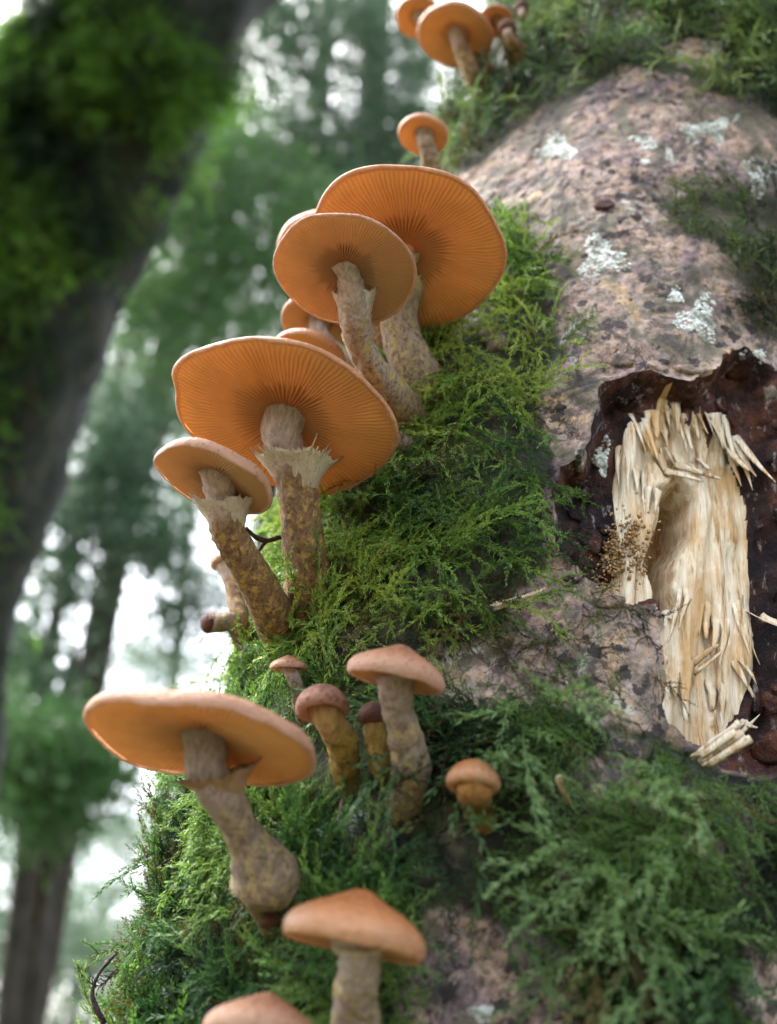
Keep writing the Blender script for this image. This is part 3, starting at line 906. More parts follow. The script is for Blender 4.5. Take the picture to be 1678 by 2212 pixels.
moss_patch(lowr, 2600, 'shaggy dark green moss hanging below the wood hollow', [(0.005, 0.013, 0.007), (0.014, 0.036, 0.013), (0.045, 0.11, 0.03), (0.12, 0.22, 0.06)], 0.4, 0.85, 0.35, 0.5, 0.3)

moss_patch((region == 0) & (dens > 0.6), 330, 'long yellow-green shoots standing out of the bright moss', [(0.12, 0.24, 0.05), (0.22, 0.36, 0.07), (0.30, 0.41, 0.085)], 0.9, 1.2, 0.1, 0.5, 0.6)
moss_patch(lowr & (dens > 0.8), 45, 'long pale strands trailing over the shaggy dark moss', [(0.04, 0.10, 0.035), (0.10, 0.20, 0.07), (0.17, 0.28, 0.11)], 1.2, 1.8, 0.6, 0.8, 0.5)
moss_patch(lowl & (dens > 0.8), 90, 'comb-like shoots standing out of the dense lower moss', [(0.06, 0.15, 0.05), (0.12, 0.25, 0.07), (0.20, 0.33, 0.09)], 1.1, 1.5, 0.7, 0.1, 0.6)
# single sprigs and strands that stand out
M_SPRIG = make_sprig('sprig_bright', (0.16, 0.32, 0.05))
M_SPRIGB = make_sprig('sprig_pale', (0.15, 0.27, 0.10))
M_SPRIGD = make_sprig('sprig_dark', (0.02, 0.03, 0.012))
def sprig(pts, lifts, leafdp, side, mat, label, seed):
    r = np.random.default_rng(seed)
    P = []
    for (px, py), l in zip(pts, lifts):
        c, n = on_trunk(px, py)
        P.append(at_depth(px, py, project(c)[2] - l * 0.001))
    P = np.array(P)
    C = spline(P, 16)
    Jn = Joiner()
    dep = project(C[0])[2]
    Ll = mm(leafdp, dep)
    shoot(Jn, C, Ll, r, 0.5, 0.4, 0.0003)
    if side:
        T, A, B = frames(C)
        for k in range(20):
            i = 1 + int(k / 20 * 13)
            tv = unit(np.cross(T[i], ray(*pts[0]))) * (1 if k % 2 else -1)
            d = unit(T[i] * 0.7 + tv)
            lb = mm(side, dep) * (1 - 0.75 * k / 20) * r.uniform(0.8, 1.15)
            Cb = C[i] + d * np.linspace(0, lb, 5)[:, None]
            shoot(Jn, Cb, Ll * 0.8, r, 0.6, 0.45, 0.00016)
    link('moss_sprig', Jn.mesh('moss_sprig', mat, 'tip', False), None, None, label, 'moss sprig')
sprig([(1215, 735), (1255, 705), (1290, 668)], [2, 5, 9], 11, 55, M_SPRIG, 'bright fern-like moss sprig lying on bare bark above the hollow', 1)
sprig([(1200, 1085), (1228, 1068), (1252, 1054)], [3, 6, 9], 9, 14, M_SPRIG, 'small green moss sprig poking over the dark inner bark', 2)
sprig([(1060, 1675), (1130, 1690), (1185, 1745), (1240, 1800)], [9, 14, 14, 12], 13, 26, M_SPRIGB, 'long drooping moss strand beside the orange button mushroom', 3)
sprig([(1150, 2050), (1170, 2110), (1215, 2165), (1285, 2205)], [6, 9, 11, 12], 13, 14, M_SPRIGB, 'pale hanging moss strand over bare bark near the trunk foot', 4)
sprig([(1130, 1900), (1140, 1960), (1125, 2020)], [9, 13, 14], 15, 24, M_SPRIGB, 'broad pale moss frond hanging in the dark moss', 5)
sprig([(1180, 1620), (1120, 1600), (1080, 1590)], [5, 8, 11], 10, 22, M_SPRIGB, 'feathery moss spray above the orange button mushroom', 6)
sprig([(255, 2090), (215, 2130), (180, 2110), (165, 2080)], [0, 2, 4, 6], 11, 24, M_SPRIGD, 'dark withered moss sprig sticking out past the trunk edge', 7)
sprig([(800, 1690), (770, 1640), (760, 1590)], [6, 9, 12], 11, 24, M_SPRIG, 'yellow-green moss sprig climbing beside the yellow stalk', 8)
sprig([(1230, 1560), (1280, 1545), (1310, 1540)], [5, 9, 12], 12, 28, M_SPRIGB, 'soft moss spray pointing at the foot of the pale wood', 9)
sprig([(1150, 1290), (1220, 1275), (1275, 1300)], [4, 7, 8], 10, 16, M_SPRIG, 'flat green moss sprig under the dark inner bark', 10)
sprig([(1480, 2060), (1600, 1985), (1690, 2030)], [7, 12, 14], 13, 20, M_SPRIGB, 'long arching moss strand on the shaggy lower moss', 11)

# ------------------------------------------------------------------ mushrooms
PROFILES = {   # (r/R, z/R) from crown to margin
    'flat':   [(0, .20), (.2, .195), (.45, .175), (.7, .135), (.88, .085), (.97, .035), (1.0, -.012), (.985, -.04), (.955, -.03)],
    'thick':  [(0, .27), (.2, .262), (.45, .235), (.7, .185), (.88, .12), (.97, .05), (1.0, -.035), (.985, -.10), (.94, -.095)],
    'mid':    [(0, .24), (.2, .234), (.45, .21), (.7, .165), (.88, .105), (.97, .045), (1.0, -.02), (.985, -.062), (.95, -.055)],
    'convex': [(0, .56), (.14, .53), (.3, .45), (.5, .35), (.7, .25), (.88, .13), (.98, 0), (1.0, -.12), (.95, -.22), (.87, -.20)],
    'button': [(0, .72), (.25, .69), (.5, .59), (.72, .43), (.9, .2), (1.0, -.05), (.98, -.25), (.85, -.36), (.7, -.34)],
    'ball':   [(0, .95), (.3, .9), (.6, .72), (.85, .42), (1.0, 0), (.92, -.35), (.7, -.6), (.5, -.66)],
    'dome':   [(0, .50), (.2, .48), (.42, .42), (.65, .31), (.84, .18), (.96, .05), (1.0, -.07), (.97, -.15), (.91, -.14)],
}
def cap_meshes(Cc, n, Rr, kind, wave, seed, r_stem, capmat, gillmat, ngill, gdep, notch=None):
    r = np.random.default_rng(seed)
    n = unit(n)
    u = unit(np.cross(n, [0.0, 1.0, 0.1])) * 1.0
    v = np.cross(n, u)                       # u ~ image right, v ~ away from the viewer
    ks = np.arange(1, 8)
    ar = r.normal(0, 1, 7) * wave / ks ** 0.7; pr_ = r.uniform(0, 6.28, 7)
    az = r.normal(0, 1, 7) * wave / ks ** 0.5; pz = r.uniform(0, 6.28, 7)
    ar[0] *= 0.4; az[0] *= 0.3
    def warp(th, q, z):
        k = th[..., None] * ks
        dr = (ar * np.cos(k + pr_)).sum(-1)
        dz = (az * np.cos(k + pz)).sum(-1)
        if notch:
            for (a0, wd, dep, up) in notch:
                g = np.exp(-((np.angle(np.exp(1j * (th - a0)))) / wd) ** 2)
                dr = dr - dep * g; dz = dz + up * g
        e = q ** 3
        return q * (1 + dr * e), z + dz * e * 0.8
    def place(th, q, z):
        q, z = warp(th, q, z)
        return Cc + Rr * (u * (q * np.cos(th))[..., None] + v * (q * np.sin(th))[..., None] + n * z[..., None])
    prof = spline(np.array(PROFILES[kind]), 34)
    prof[:, 0] = np.maximum(prof[:, 0], 0.002)
    nt = 128
    th = np.linspace(0, 2 * np.pi, nt, endpoint=False)
    TH, Q = np.meshgrid(th, prof[:, 0]); Z = np.repeat(prof[:, 1][:, None], nt, 1)
    V = place(TH, Q, Z)
    # torn, slightly scalloped margin
    edge = np.clip((np.arange(34) - 22) / 11, 0, 1)[:, None]
    jag = fbm(np.stack([np.cos(TH) * 6, np.sin(TH) * 6, TH * 0 + seed], -1), 1.6, 3, seed) * 0.035 * edge
    V = V + n * (jag * Rr)[..., None]
    V = V + (fbm(V, 160, 3, seed + 3) * 0.010 * Rr)[..., None] * n
    rr_ = np.repeat(np.minimum(np.linspace(0, 1.08, 34), 1)[:, None], nt, 1)
    cap = mesh_np('cap', V.reshape(-1, 3), grid_faces(34, nt, True), {'rr': rr_.ravel()}, capmat)
    # gills
    q1, z1 = PROFILES[kind][-1]
    q0 = min(max(r_stem / Rr * 0.55, 0.04), q1 * 0.72)
    nr = 20
    qq = np.linspace(q1 + 0.012, q0, nr)
    s = (qq - q0) / (q1 - q0)
    zc = {'flat': .035, 'thick': .0, 'mid': .04, 'convex': -.02, 'button': -.1, 'ball': -.3, 'dome': 0.0}[kind]
    zu = zc + (z1 + 0.02 - zc) * s ** 2.2 - 0.02 * np.sin(s * np.pi)
    m = ngill * 8
    th = np.linspace(0, 2 * np.pi, m, endpoint=False)
    TH, Q = np.meshgrid(th, qq)
    wob = fbm(np.stack([np.cos(TH) * 3, np.sin(TH) * 3, Q * 5], -1), 1.0, 3, seed + 9) * 0.045 * Q
    ph_ = (TH + wob) * ngill / 2
    tri = lambda x: np.abs(np.cos(x)) ** 1.6
    w1 = tri(ph_); w2 = tri(ph_ + np.pi / 2)
    sh_ = smooth(0.34, 0.50, Q + 0.12 * (_hash(np.floor(ph_ / np.pi + 0.5).astype(int), np.zeros_like(ph_, int), np.zeros_like(ph_, int), seed) - 0.5))
    ridge = np.maximum(w1, w2 * sh_)
    gd = gdep * np.clip(s[:, None] * 8, 0, 1) * np.clip((1 - s[:, None]) * 9, 0.12, 1) * (1 - 0.45 * s[:, None]) * np.clip(qq[:, None] / 0.55, 0.2, 1)
    Zg_ = zu[:, None] - gd * ridge + 0.5 * gd
    V = place(TH, Q, Zg_)
    rr_ = (Q - q0) / (q1 - q0)
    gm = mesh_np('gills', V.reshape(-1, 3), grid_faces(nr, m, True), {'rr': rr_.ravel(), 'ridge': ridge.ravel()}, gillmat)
    return cap, gm, n

def ring_mesh(C, tdir, r0, r1, h, n_spike, ragged, seed, mat, flip=1, tilt=(0, 0), lobe_=0.6):
    r = np.random.default_rng(seed)
    t = unit(unit(np.asarray(tdir)) + np.array([tilt[0], 0, 0.8]))
    a = unit(np.cross(t, [0.1, 1, 0.2])); b = np.cross(t, a)
    m = n_spike * 4
    th = np.linspace(0, 2 * np.pi, m, endpoint=False) + r.uniform(-0.45, 0.45, m) * 2 * np.pi / m
    nr = 9
    s = np.linspace(0, 1, nr)[:, None]
    spike = np.zeros(m)
    spike[::4] = r.uniform(0.0, 1.1, n_spike) ** 4
    spike[2::4] = r.uniform(0, 0.9, n_spike) ** 4
    spike += 0.30 * r.random(m) * r.random(m)
    lobe = fbm(np.stack([np.cos(th) * 2, np.sin(th) * 2, th * 0 + seed], -1), 1.0, 3, seed) * lobe_
    L = (1 + lobe * 0.5 + ragged * spike)[None]
    w = np.clip(s ** 1.0 * L, 0, 9)
    rad = r0 + (r1 - r0) * (w ** 1.5) * (1 + 0.15 * lobe[None])
    z = h * flip * (w ** 0.9) - h * flip * 0.25 * np.maximum(w - 0.75, 0)
    jit = 1 + 0.06 * fbm(np.stack([np.cos(th)[None] * 4 + s * 0, np.sin(th)[None] * 4 + s * 0, s * 3 + th[None] * 0], -1), 1.5, 3, seed + 5)
    V = C + a * (rad * jit * np.cos(th)[None])[..., None] + b * (rad * jit * np.sin(th)[None])[..., None] + t * z[..., None]
    tt = np.repeat(s, m, 1)
    return mesh_np('ring', V.reshape(-1, 3), grid_faces(nr, m, True), {'t': tt.ravel()}, mat)

def mushroom(label, base, stem, cap=None, dy=-0.015, capspec=None, stemmat=STEM_BROWN, ring=None, seed=0, ybase=None, lift=0.002):
    """stem: list of (px, py, width dp) from foot to apex; cap: (px, py, width dp)"""
    if ybase is None:
        foot, nf = on_trunk(stem[0][0], stem[0][1]) if base is None else on_trunk(*base)
        y0 = foot[1] - lift
    else:
        y0 = ybase
        foot = at_y(stem[0][0], stem[0][1], y0)
    last = np.array(stem[-1][:2], float) if cap is None else np.array(cap[:2], float)
    L = [0]
    for a, b in zip(stem[:-1], stem[1:]):
        L.append(L[-1] + math.hypot(b[0] - a[0], b[1] - a[1]))
    pts = []
    for (px, py, w), l in zip(stem, L):
        p = at_y(px, py, y0 + dy * (l / max(L[-1], 1)) ** 0.8)
        pts.append(np.append(p, mm(w, project(p)[2]) / 2))
    # root the foot inside the trunk
    inward = np.array([0.35, 0.7, -0.35])
    p0 = pts[0].copy(); p0[:3] += unit(inward) * 0.010; p0[3] *= 0.9
    pts = [p0] + pts
    apex = None
    th = thing('mushroom', foot, label, 'mushroom', 'honey-coloured mushrooms growing on the trunk')
    if capspec:
        px, py, w = cap
        y1 = y0 + dy * 1.05 + capspec.get('dy', 0)
        Cc = at_y(px, py, y1)
        Rr = mm(w, project(Cc)[2]) / 2
        ax = unit(np.array([capspec.get('tx', 0.0), capspec.get('ty', 0.0), 1.0]))
        apex = Cc + ax * Rr * capspec.get('apex', 0.12)
        pts.append(np.append(apex, pts[-1][3] * 1.22))
    SC = spline(np.array(pts), 46)
    rad = np.maximum(SC[:, 3], 0.0004)
    V, F, t = tube(SC[:, :3], rad, 28, True, float(rad.mean()) * 0.17, 520, seed)
    so = link('stem', mesh_np('stem', V, F, {'t': t}, stemmat), th)
    if ring:
        q = ring['t']; i = int(q * 45)
        tg = SC[min(i + 1, 45), :3] - SC[i - 1, :3]
        rm = ring_mesh(SC[i, :3], tg, rad[i] * 0.96, rad[i] * ring['r'], rad[i] * ring['h'], ring.get('n', 26), ring.get('rag', 0.6), seed + 1, ring['mat'], ring.get('flip', 1), ring.get('tilt', (0, 0)), ring.get('lobe', 0.6))
        ro = link('ring', rm, so)
        sm = ro.modifiers.new('thickness', 'SOLIDIFY'); sm.thickness = rad[i] * 0.07
    if capspec:
        cm, gm, _ = cap_meshes(Cc, ax, Rr, capspec['kind'], capspec.get('wave', 0.012), seed + 2, pts[-1][3], capspec['mat'], capspec.get('gill', GILL_ORANGE), capspec.get('ngill', 70), capspec.get('gdep', 0.06), capspec.get('notch'))
        co = link('cap', cm, th)
        go_ = link('gills', gm, co, kind='stuff')
    return th

G = dict
mushroom('wide orange mushroom with wavy notched cap and ragged cream ring', None, [(668, 1335, 104), (664, 1240, 98), (652, 1140, 90), (642, 1060, 84), (622, 985, 84), (606, 935, 82)], (613, 908, 490), -0.033,
         G(kind='flat', wave=0.030, mat=CAP_ORANGE, ngill=62, gdep=0.085, tx=0.04, ty=0.11, notch=[(-1.45, 0.20, 0.12, -0.03), (-0.45, 0.16, 0.05, 0.02), (0.1, 0.16, 0.04, 0.0), (2.6, 0.3, 0.05, 0.03)]), STEM_BROWN, G(t=0.575, r=1.95, h=1.9, n=64, rag=0.32, mat=RING_CREAM, lobe=0.55), 10)
mushroom('small tan mushroom with thick edge and white skirt, overlapping the wide notched one', (635, 1385), [(612, 1375, 96), (572, 1290, 84), (530, 1215, 76), (498, 1160, 74), (482, 1110, 70), (475, 1060, 66)], (464, 1030, 272), -0.042,
         G(kind='thick', wave=0.026, mat=CAP_PINK, gill=GILL_TAN, ngill=48, gdep=0.08, tx=0.16, ty=-0.08), STEM_BROWN, G(t=0.60, r=2.0, h=2.1, n=60, rag=0.18, mat=RING_WHITE, lobe=0.6), 20)
mushroom('round tan mushroom with torn white veil, in front of the largest orange one', (895, 925), [(880, 905, 92), (845, 850, 76), (800, 790, 64), (776, 740, 62), (766, 690, 70), (762, 640, 64), (756, 600, 54)], (745, 586, 309), -0.047,
         G(kind='flat', wave=0.014, mat=CAP_PINK, gill=GILL_TAN, ngill=66, gdep=0.065, tx=-0.02, ty=0.06, apex=0.15), STEM_PALE, G(t=0.64, r=1.32, h=1.5, n=44, rag=0.2, mat=RING_WHITE, lobe=0.9), 30)
mushroom('largest orange mushroom with deep gills and pale bent stalk above the moss', None, [(920, 850, 104), (892, 790, 96), (868, 735, 84), (862, 690, 78), (872, 640, 66), (880, 590, 60)], (874, 548, 436), -0.020,
         G(kind='flat', wave=0.027, mat=CAP_ORANGE, ngill=62, gdep=0.09, tx=-0.06, ty=0.09, dy=-0.013, apex=0.12, notch=[(-0.75, 0.25, 0.03, 0.03)]), STEM_PALE, G(t=0.69, r=1.65, h=0.9, n=50, rag=0.3, mat=RING_CREAM, lobe=0.6), 40)
mushroom('orange cap half hidden behind the round tan mushroom', (900, 780), [(860, 760, 50), (790, 690, 46), (730, 620, 42)], (705, 530, 215), 0.0,
         G(kind='dome', wave=0.02, mat=CAP_ORANGE, ngill=50, tx=-0.15, ty=-0.1), STEM_BROWN, None, 50)
mushroom('dull brown mushroom in shade under the round tan one', (860, 840), [(800, 820, 40), (730, 760, 36), (690, 720, 40)], (690, 690, 170), 0.004,
         G(kind='dome', wave=0.02, mat=CAP_PINK, gill=GILL_TAN, ngill=44, tx=-0.05), STEM_PALE, None, 60)
mushroom('glossy domed cap peeping over the wide notched mushroom', (840, 900), [(800, 900, 44), (740, 860, 40), (690, 810, 40)], (668, 770, 168), -0.004,
         G(kind='dome', wave=0.012, mat=CAP_ORANGE, ngill=50, tx=0.14), STEM_BROWN, None, 70)
mushroom('orange mushroom with slanting stalk near the top of the trunk', None, [(1052, 222, 44), (1022, 165, 40), (1002, 118, 38), (992, 92, 34)], (984, 72, 163), -0.014,
         G(kind='dome', wave=0.016, mat=CAP_ORANGE, ngill=44, gdep=0.05, tx=0.05, ty=-0.14), STEM_BROWN, None, 80)
mushroom('orange cap tucked behind the slanting mushroom at the top', (1075, 150), [(1050, 150, 34), (980, 100, 32), (930, 60, 30)], (905, 36, 104), 0.004,
         G(kind='dome', wave=0.02, mat=CAP_ORANGE, ngill=40, ty=-0.1), STEM_BROWN, None, 90)
mushroom('yellowish small mushroom beside the dark pin mushrooms', (1105, 110), [(1100, 105, 26), (1088, 75, 24), (1082, 55, 22)], (1072, 45, 78), -0.004,
         G(kind='dome', mat=CAP_PINK, gill=GILL_TAN, ngill=30), STEM_YELLOW, None, 100, lift=0.008)
mushroom('dark brown pin mushroom with curved stalk on the upper moss', None, [(1125, 112, 30), (1106, 92, 24), (1098, 75, 22)], (1096, 62, 40), -0.006, G(kind='ball', mat=CAP_DARK, gill=GILL_TAN, ngill=20), STEM_BROWN, None, 110, lift=0.010)
mushroom('tall thin pin mushroom with tiny dark head, topmost on the trunk', None, [(1134, 66, 16), (1130, 45, 14), (1128, 30, 14)], (1127, 16, 30), -0.006, G(kind='ball', mat=CAP_DARK, gill=GILL_TAN, ngill=20), STEM_BROWN, None, 120, lift=0.010)
mushroom('small round orange mushroom alone on the trunk edge above the largest one', None, [(932, 362, 42), (925, 330, 38), (919, 305, 36)], (915, 288, 110), -0.008,
         G(kind='convex', wave=0.014, mat=CAP_ORANGE, gill=GILL_ORANGE, ngill=36, ty=-0.1), STEM_PALE, None, 130, ybase=0.262)
mushroom('broad low orange mushroom with fuzzy ring and swollen round foot', (610, 1900), [(556, 1950, 50), (574, 1905, 150), (556, 1862, 124), (530, 1810, 82), (500, 1755, 84), (468, 1705, 84), (446, 1660, 84)], (436, 1598, 496), -0.026,
         G(kind='mid', wave=0.026, mat=CAP_PINK, gill=GILL_ORANGE, ngill=56, gdep=0.13, tx=0.0, ty=0.02, apex=0.11), STEM_GREY, G(t=0.67, r=1.85, h=1.6, n=90, rag=0.4, mat=RING_BROWN, lobe=0.3), 140, lift=0.019)
mushroom('tiny dark reddish button under the swollen mushroom foot', None, [(605, 1995, 34), (592, 1985, 34)], (586, 1978, 62), -0.006, G(kind='ball', mat=CAP_DARK, gill=GILL_TAN, ngill=20, tx=-0.4, ty=-0.6), STEM_BROWN, None, 150, lift=0.009)
mushroom('orange mushroom with pointed domed cap on a pale stalk over bare bark', None, [(772, 2330, 130), (770, 2230, 108), (768, 2150, 96), (778, 2090, 92), (776, 2055, 96)], (768, 2012, 312), -0.030,
         G(kind='convex', wave=0.02, mat=CAP_ORANGE, gill=GILL_TAN, ngill=60, gdep=0.05, tx=0.06, ty=-0.06, apex=0.0), STEM_PALE, G(t=0.80, r=1.35, h=0.5, n=20, rag=0.2, mat=RING_CREAM), 160)
mushroom('smooth brown domed cap below the pointed orange mushroom', None, [(600, 2420, 90), (580, 2330, 80), (572, 2270, 80)], (568, 2222, 258), -0.034,
         G(kind='convex', wave=0.010, mat=CAP_PINK, gill=GILL_TAN, ngill=50, tx=0.02, ty=0.12), STEM_PALE, None, 170)
mushroom('pinkish mushroom with rolled-in edge on a tall mealy stalk in the moss', None, [(872, 1745, 78), (888, 1660, 84), (874, 1590, 74), (858, 1530, 66), (856, 1490, 76)], (858, 1452, 216), -0.024,
         G(kind='convex', wave=0.014, mat=CAP_PINK, gill=GILL_TAN, ngill=44, tx=0.08, ty=-0.24, apex=-0.1), STEM_GREY, None, 180)
mushroom('small pale pink mushroom sprouting above the brown scaly one', None, [(655, 1540, 40), (645, 1500, 32), (634, 1465, 30)], (623, 1437, 80), -0.010, G(kind='convex', mat=CAP_PINK, gill=GILL_TAN, ngill=30, tx=-0.12, ty=-0.25), STEM_GREY, None, 190, lift=0.009)
mushroom('brown scaly capped mushroom on a thick yellow stalk', None, [(748, 1680, 58), (740, 1610, 68), (714, 1560, 64)], (696, 1522, 118), -0.016, G(kind='button', mat=CAP_BROWN, gill=GILL_TAN, ngill=30, tx=-0.18, ty=0.1, wave=0.02), STEM_YELLOW, None, 200, lift=0.006)
mushroom('dark shaded button behind the tall mealy stalk', (830, 1640), [(822, 1650, 50), (812, 1600, 48), (808, 1575, 46)], (806, 1548, 68), -0.003, G(kind='ball', mat=CAP_DARK, gill=GILL_TAN, ngill=24, tx=-0.1), STEM_YELLOW, None, 210, lift=0.008)
mushroom('orange button mushroom half buried in dark moss', None, [(1028, 1728, 70), (1024, 1705, 76)], (1022, 1684, 118), -0.012, G(kind='button', mat=CAP_ORANGE, gill=GILL_ORANGE, ngill=30, wave=0.005, ty=0.05), STEM_ORANGE, None, 220, lift=0.005)
mushroom('dark red knob of a young mushroom pointing away from the trunk edge', (520, 1360), [(505, 1345, 42), (480, 1345, 40)], (455, 1346, 48), 0.0, G(kind='ball', mat=CAP_DARK, gill=GILL_TAN, ngill=20, tx=-1.5, ty=-0.2), STEM_GREY, None, 230)
mushroom('thin brown mushroom behind the stalk of the white-skirted one', (540, 1365), [(520, 1350, 40), (508, 1290, 36), (498, 1250, 34)], (480, 1212, 52), 0.004, G(kind='button', mat=CAP_PINK, gill=GILL_TAN, ngill=26, tx=-0.6), STEM_BROWN, None, 240)
mushroom('brown mushroom in deep shade under the wide notched cap', (745, 1110), [(740, 1100, 40), (725, 1070, 36), (715, 1050, 36)], (708, 1035, 74), -0.004, G(kind='dome', mat=CAP_PINK, gill=GILL_TAN, ngill=36, tx=0.2), STEM_BROWN, None, 250)
mushroom('greyish mushroom nub between the notched cap and bright moss', None, [(888, 965, 40), (872, 960, 36)], (858, 955, 44), -0.004, G(kind='ball', mat=CAP_PINK, gill=GILL_TAN, ngill=20, tx=-0.8), STEM_GREY, None, 260)

# ------------------------------------------------------------------ twig and wood chips
def twig(pts, depth, rad, label, forks=()):
    C = spline(np.array([at_depth(x, y, d) for (x, y), d in zip(pts, depth)]), 18)
    V, F, t = tube(C, np.linspace(rad, rad * 0.45, 18), 7, True, rad * 0.4, 300, 3)
    J = Joiner(); J.add(V, F, t)
    for f in forks:
        Cf = spline(np.array([at_depth(x, y, d) for (x, y), d in zip(*f)]), 8)
        V, F, t = tube(Cf, np.linspace(rad * 0.7, rad * 0.3, 8), 6, True); J.add(V, F, t)
    return link('twig', J.mesh('twig', M_TWIG), None, None, label, 'twig')
twig([(640, 1160), (605, 1160), (575, 1168), (548, 1158), (530, 1140)], [0.305, 0.300, 0.298, 0.296, 0.294], 0.0011, 'black crooked twig bridging two mushroom stalks', [([(575, 1168), (562, 1185), (556, 1196)], [0.298, 0.299, 0.300])])
twig([(225, 2212), (205, 2170), (200, 2140), (215, 2100), (250, 2060)], [0.268, 0.27, 0.272, 0.275, 0.28], 0.0008, 'thin dark stem hanging along the mossy trunk edge')

def chip(pts, w, lift, label, seed):
    (x0, y0), (x1, y1) = pts
    a, na = on_trunk(x0, y0); b, nb = on_trunk(x1, y1)
    dep = min(project(a)[2], project(b)[2])
    rs_ = np.random.default_rng(seed)
    P0, P1 = at_depth(x0, y0, dep - lift * 0.001), at_depth(x1, y1, dep - lift * 0.0006)
    nv = unit(-ray(x0, y0)); sd2 = unit(np.cross(P1 - P0, nv)); W = mm(w, dep)
    J = Joiner(); nb = 5
    for q in range(nb):
        off = sd2 * (q / (nb - 1) - 0.5) * W * 0.75
        V, F = shard(P0 + off + (P1 - P0) * rs_.uniform(-0.12, 0.06), P1 + off * 0.8 + (P1 - P0) * rs_.uniform(-0.15, 0.05), W / nb * 2.0, nv + rs_.normal(0, 0.35, 3), 0.3, seed * 7 + q, 0.7)
        J.add(V, F)
    me = J.mesh('wood_chip', MW, 'moss', False)
    link('wood_chip', me, None, None, label, 'wood chip')
chip([(1600, 1585), (1505, 1650)], 48, 3, 'broken wood chip lying at the foot of the pale hollow', 3)
chip([(1065, 1310), (1180, 1275)], 17, 5, 'thin yellow wood sliver caught in the bright moss', 5)
chip([(1205, 1680), (1232, 1745)], 15, 8, 'yellow sliver of wood stuck in the dark lower moss', 8)

# ------------------------------------------------------------------ the mossy tree close behind
def path_tube(pts, n, nseg, rough, rs, seed):
    """pts: (px, py, depth, radius)"""
    Q = np.array([np.append(at_depth(a, b, d), r) for a, b, d, r in pts])
    Cq = spline(Q, n)
    return (*tube(Cq[:, :3], Cq[:, 3], nseg, True, rough, rs, seed), Cq)
tree2 = thing('mossy_tree', at_depth(-150, 2600, 1.6), 'dark leaning tree with thick green moss, out of focus behind the mushrooms', 'tree')
tp = [(-420, 4600, 1.75, 0.20), (-330, 2900, 1.72, 0.17), (-190, 1500, 1.68, 0.15), (-45, 1000, 1.65, 0.142), (90, 620, 1.62, 0.140), (258, 215, 1.6, 0.138), (410, -90, 1.6, 0.138), (560, -420, 1.65, 0.14), (760, -1300, 1.9, 0.12)]
V, F, t, CQ = path_tube(tp, 120, 64, 0.035, 9, 17)
link('trunk', mesh_np('trunk', V, F, {'t': t}, M_MOSSBARK), tree2)
V4 = V[:120 * 64].reshape(120, 64, 3)
nrm4 = unit(V4 - CQ[:, None, :3])
pv = V4.reshape(-1, 3); pn = nrm4.reshape(-1, 3)
side = pn @ unit(-XC * 0.85 + YC * 0.5 - FWD * 0.15)
pj = project(pv)
ok = (pj[:, 0] > -200) & (pj[:, 0] < 800) & (pj[:, 1] > -250) & (pj[:, 1] < 1700) & (pn @ unit(at_depth(150, 600, 1) - CAM) < 0.3)
w = np.clip(smooth(-0.85, 0.1, side + 0.9 * fbm(pv, 7, 3, 19)), 0.0, 1) * ok * np.clip(0.5 + 1.6 * fbm(pv, 13, 3, 23), 0.12, 1.5)
n = 9500
idx = RNG.choice(len(pv), n, p=w / w.sum())
P = pv[idx] + RNG.normal(0, 0.012, (n, 3)); Nn = pn[idx]
X = unit(RNG.normal(size=(n, 3)) * 0.7 + Nn * 0.7 + np.array([-0.2, -0.1, -0.6]))
f = np.clip(0.40 + 1.9 * fbm(P, 12, 3, 29) + RNG.normal(0, 0.12, n), 0, 1)[:, None]
tint = np.array([0.018, 0.05, 0.016]) * (1 - f) + np.array([0.20, 0.42, 0.06]) * f
moss_points('moss', P + Nn * 0.006, eulers(X, Nn), RNG.uniform(1.8, 3.4, n), RNG.integers(0, 14, n), tint, 'thick green moss fur', tree2)

# ------------------------------------------------------------------ the forest behind
def leaf_cloud(centres, nleaf, size, spread, mat, seed, hang=0.5):
    """leaf sprays: every leaf a folded blade of four corners"""
    r = np.random.default_rng(seed)
    m = len(centres) * nleaf
    C = np.repeat(centres, nleaf, 0)
    ax = np.repeat(unit(r.normal(size=(len(centres), 3)) * [1, 1, 0.35] + [0, 0, -hang * 0.4]), nleaf, 0)
    P = C + ax * (r.normal(0, 1, (m, 1)) * spread * 0.9) + r.normal(0, 1, (m, 3)) * spread * [0.45, 0.45, 0.28]
    d = unit(r.normal(size=(m, 3)) + ax * 0.8 + [0, 0, -hang]) * (size * r.uniform(0.6, 1.5, (m, 1)))
    s = unit(np.cross(d, r.normal(size=(m, 3)))) * size * r.uniform(0.22, 0.42, (m, 1))
    u = unit(np.cross(d, s)) * size * 0.12
    V = np.stack([P, P + d * 0.45 + s + u, P + d, P + d * 0.45 - s + u], 1).reshape(-1, 3)
    k = np.arange(m)[:, None] * 4
    F = np.hstack([k, k + 1, k + 2, k + 3])
    return mesh_np('crown', V, F, None, mat, False)

def sample_px(n, boxes, seed):
    """boxes: (x, y, rx, ry, weight) gaussian blobs in the photo, only used to aim branches"""
    r = np.random.default_rng(seed)
    w = np.array([b[4] for b in boxes], float)
    i = r.choice(len(boxes), n, p=w / w.sum())
    B = np.array(boxes, float)[i]
    return B[:, 0] + r.normal(0, 0.55, n) * B[:, 2], B[:, 1] + r.normal(0, 0.55, n) * B[:, 3]

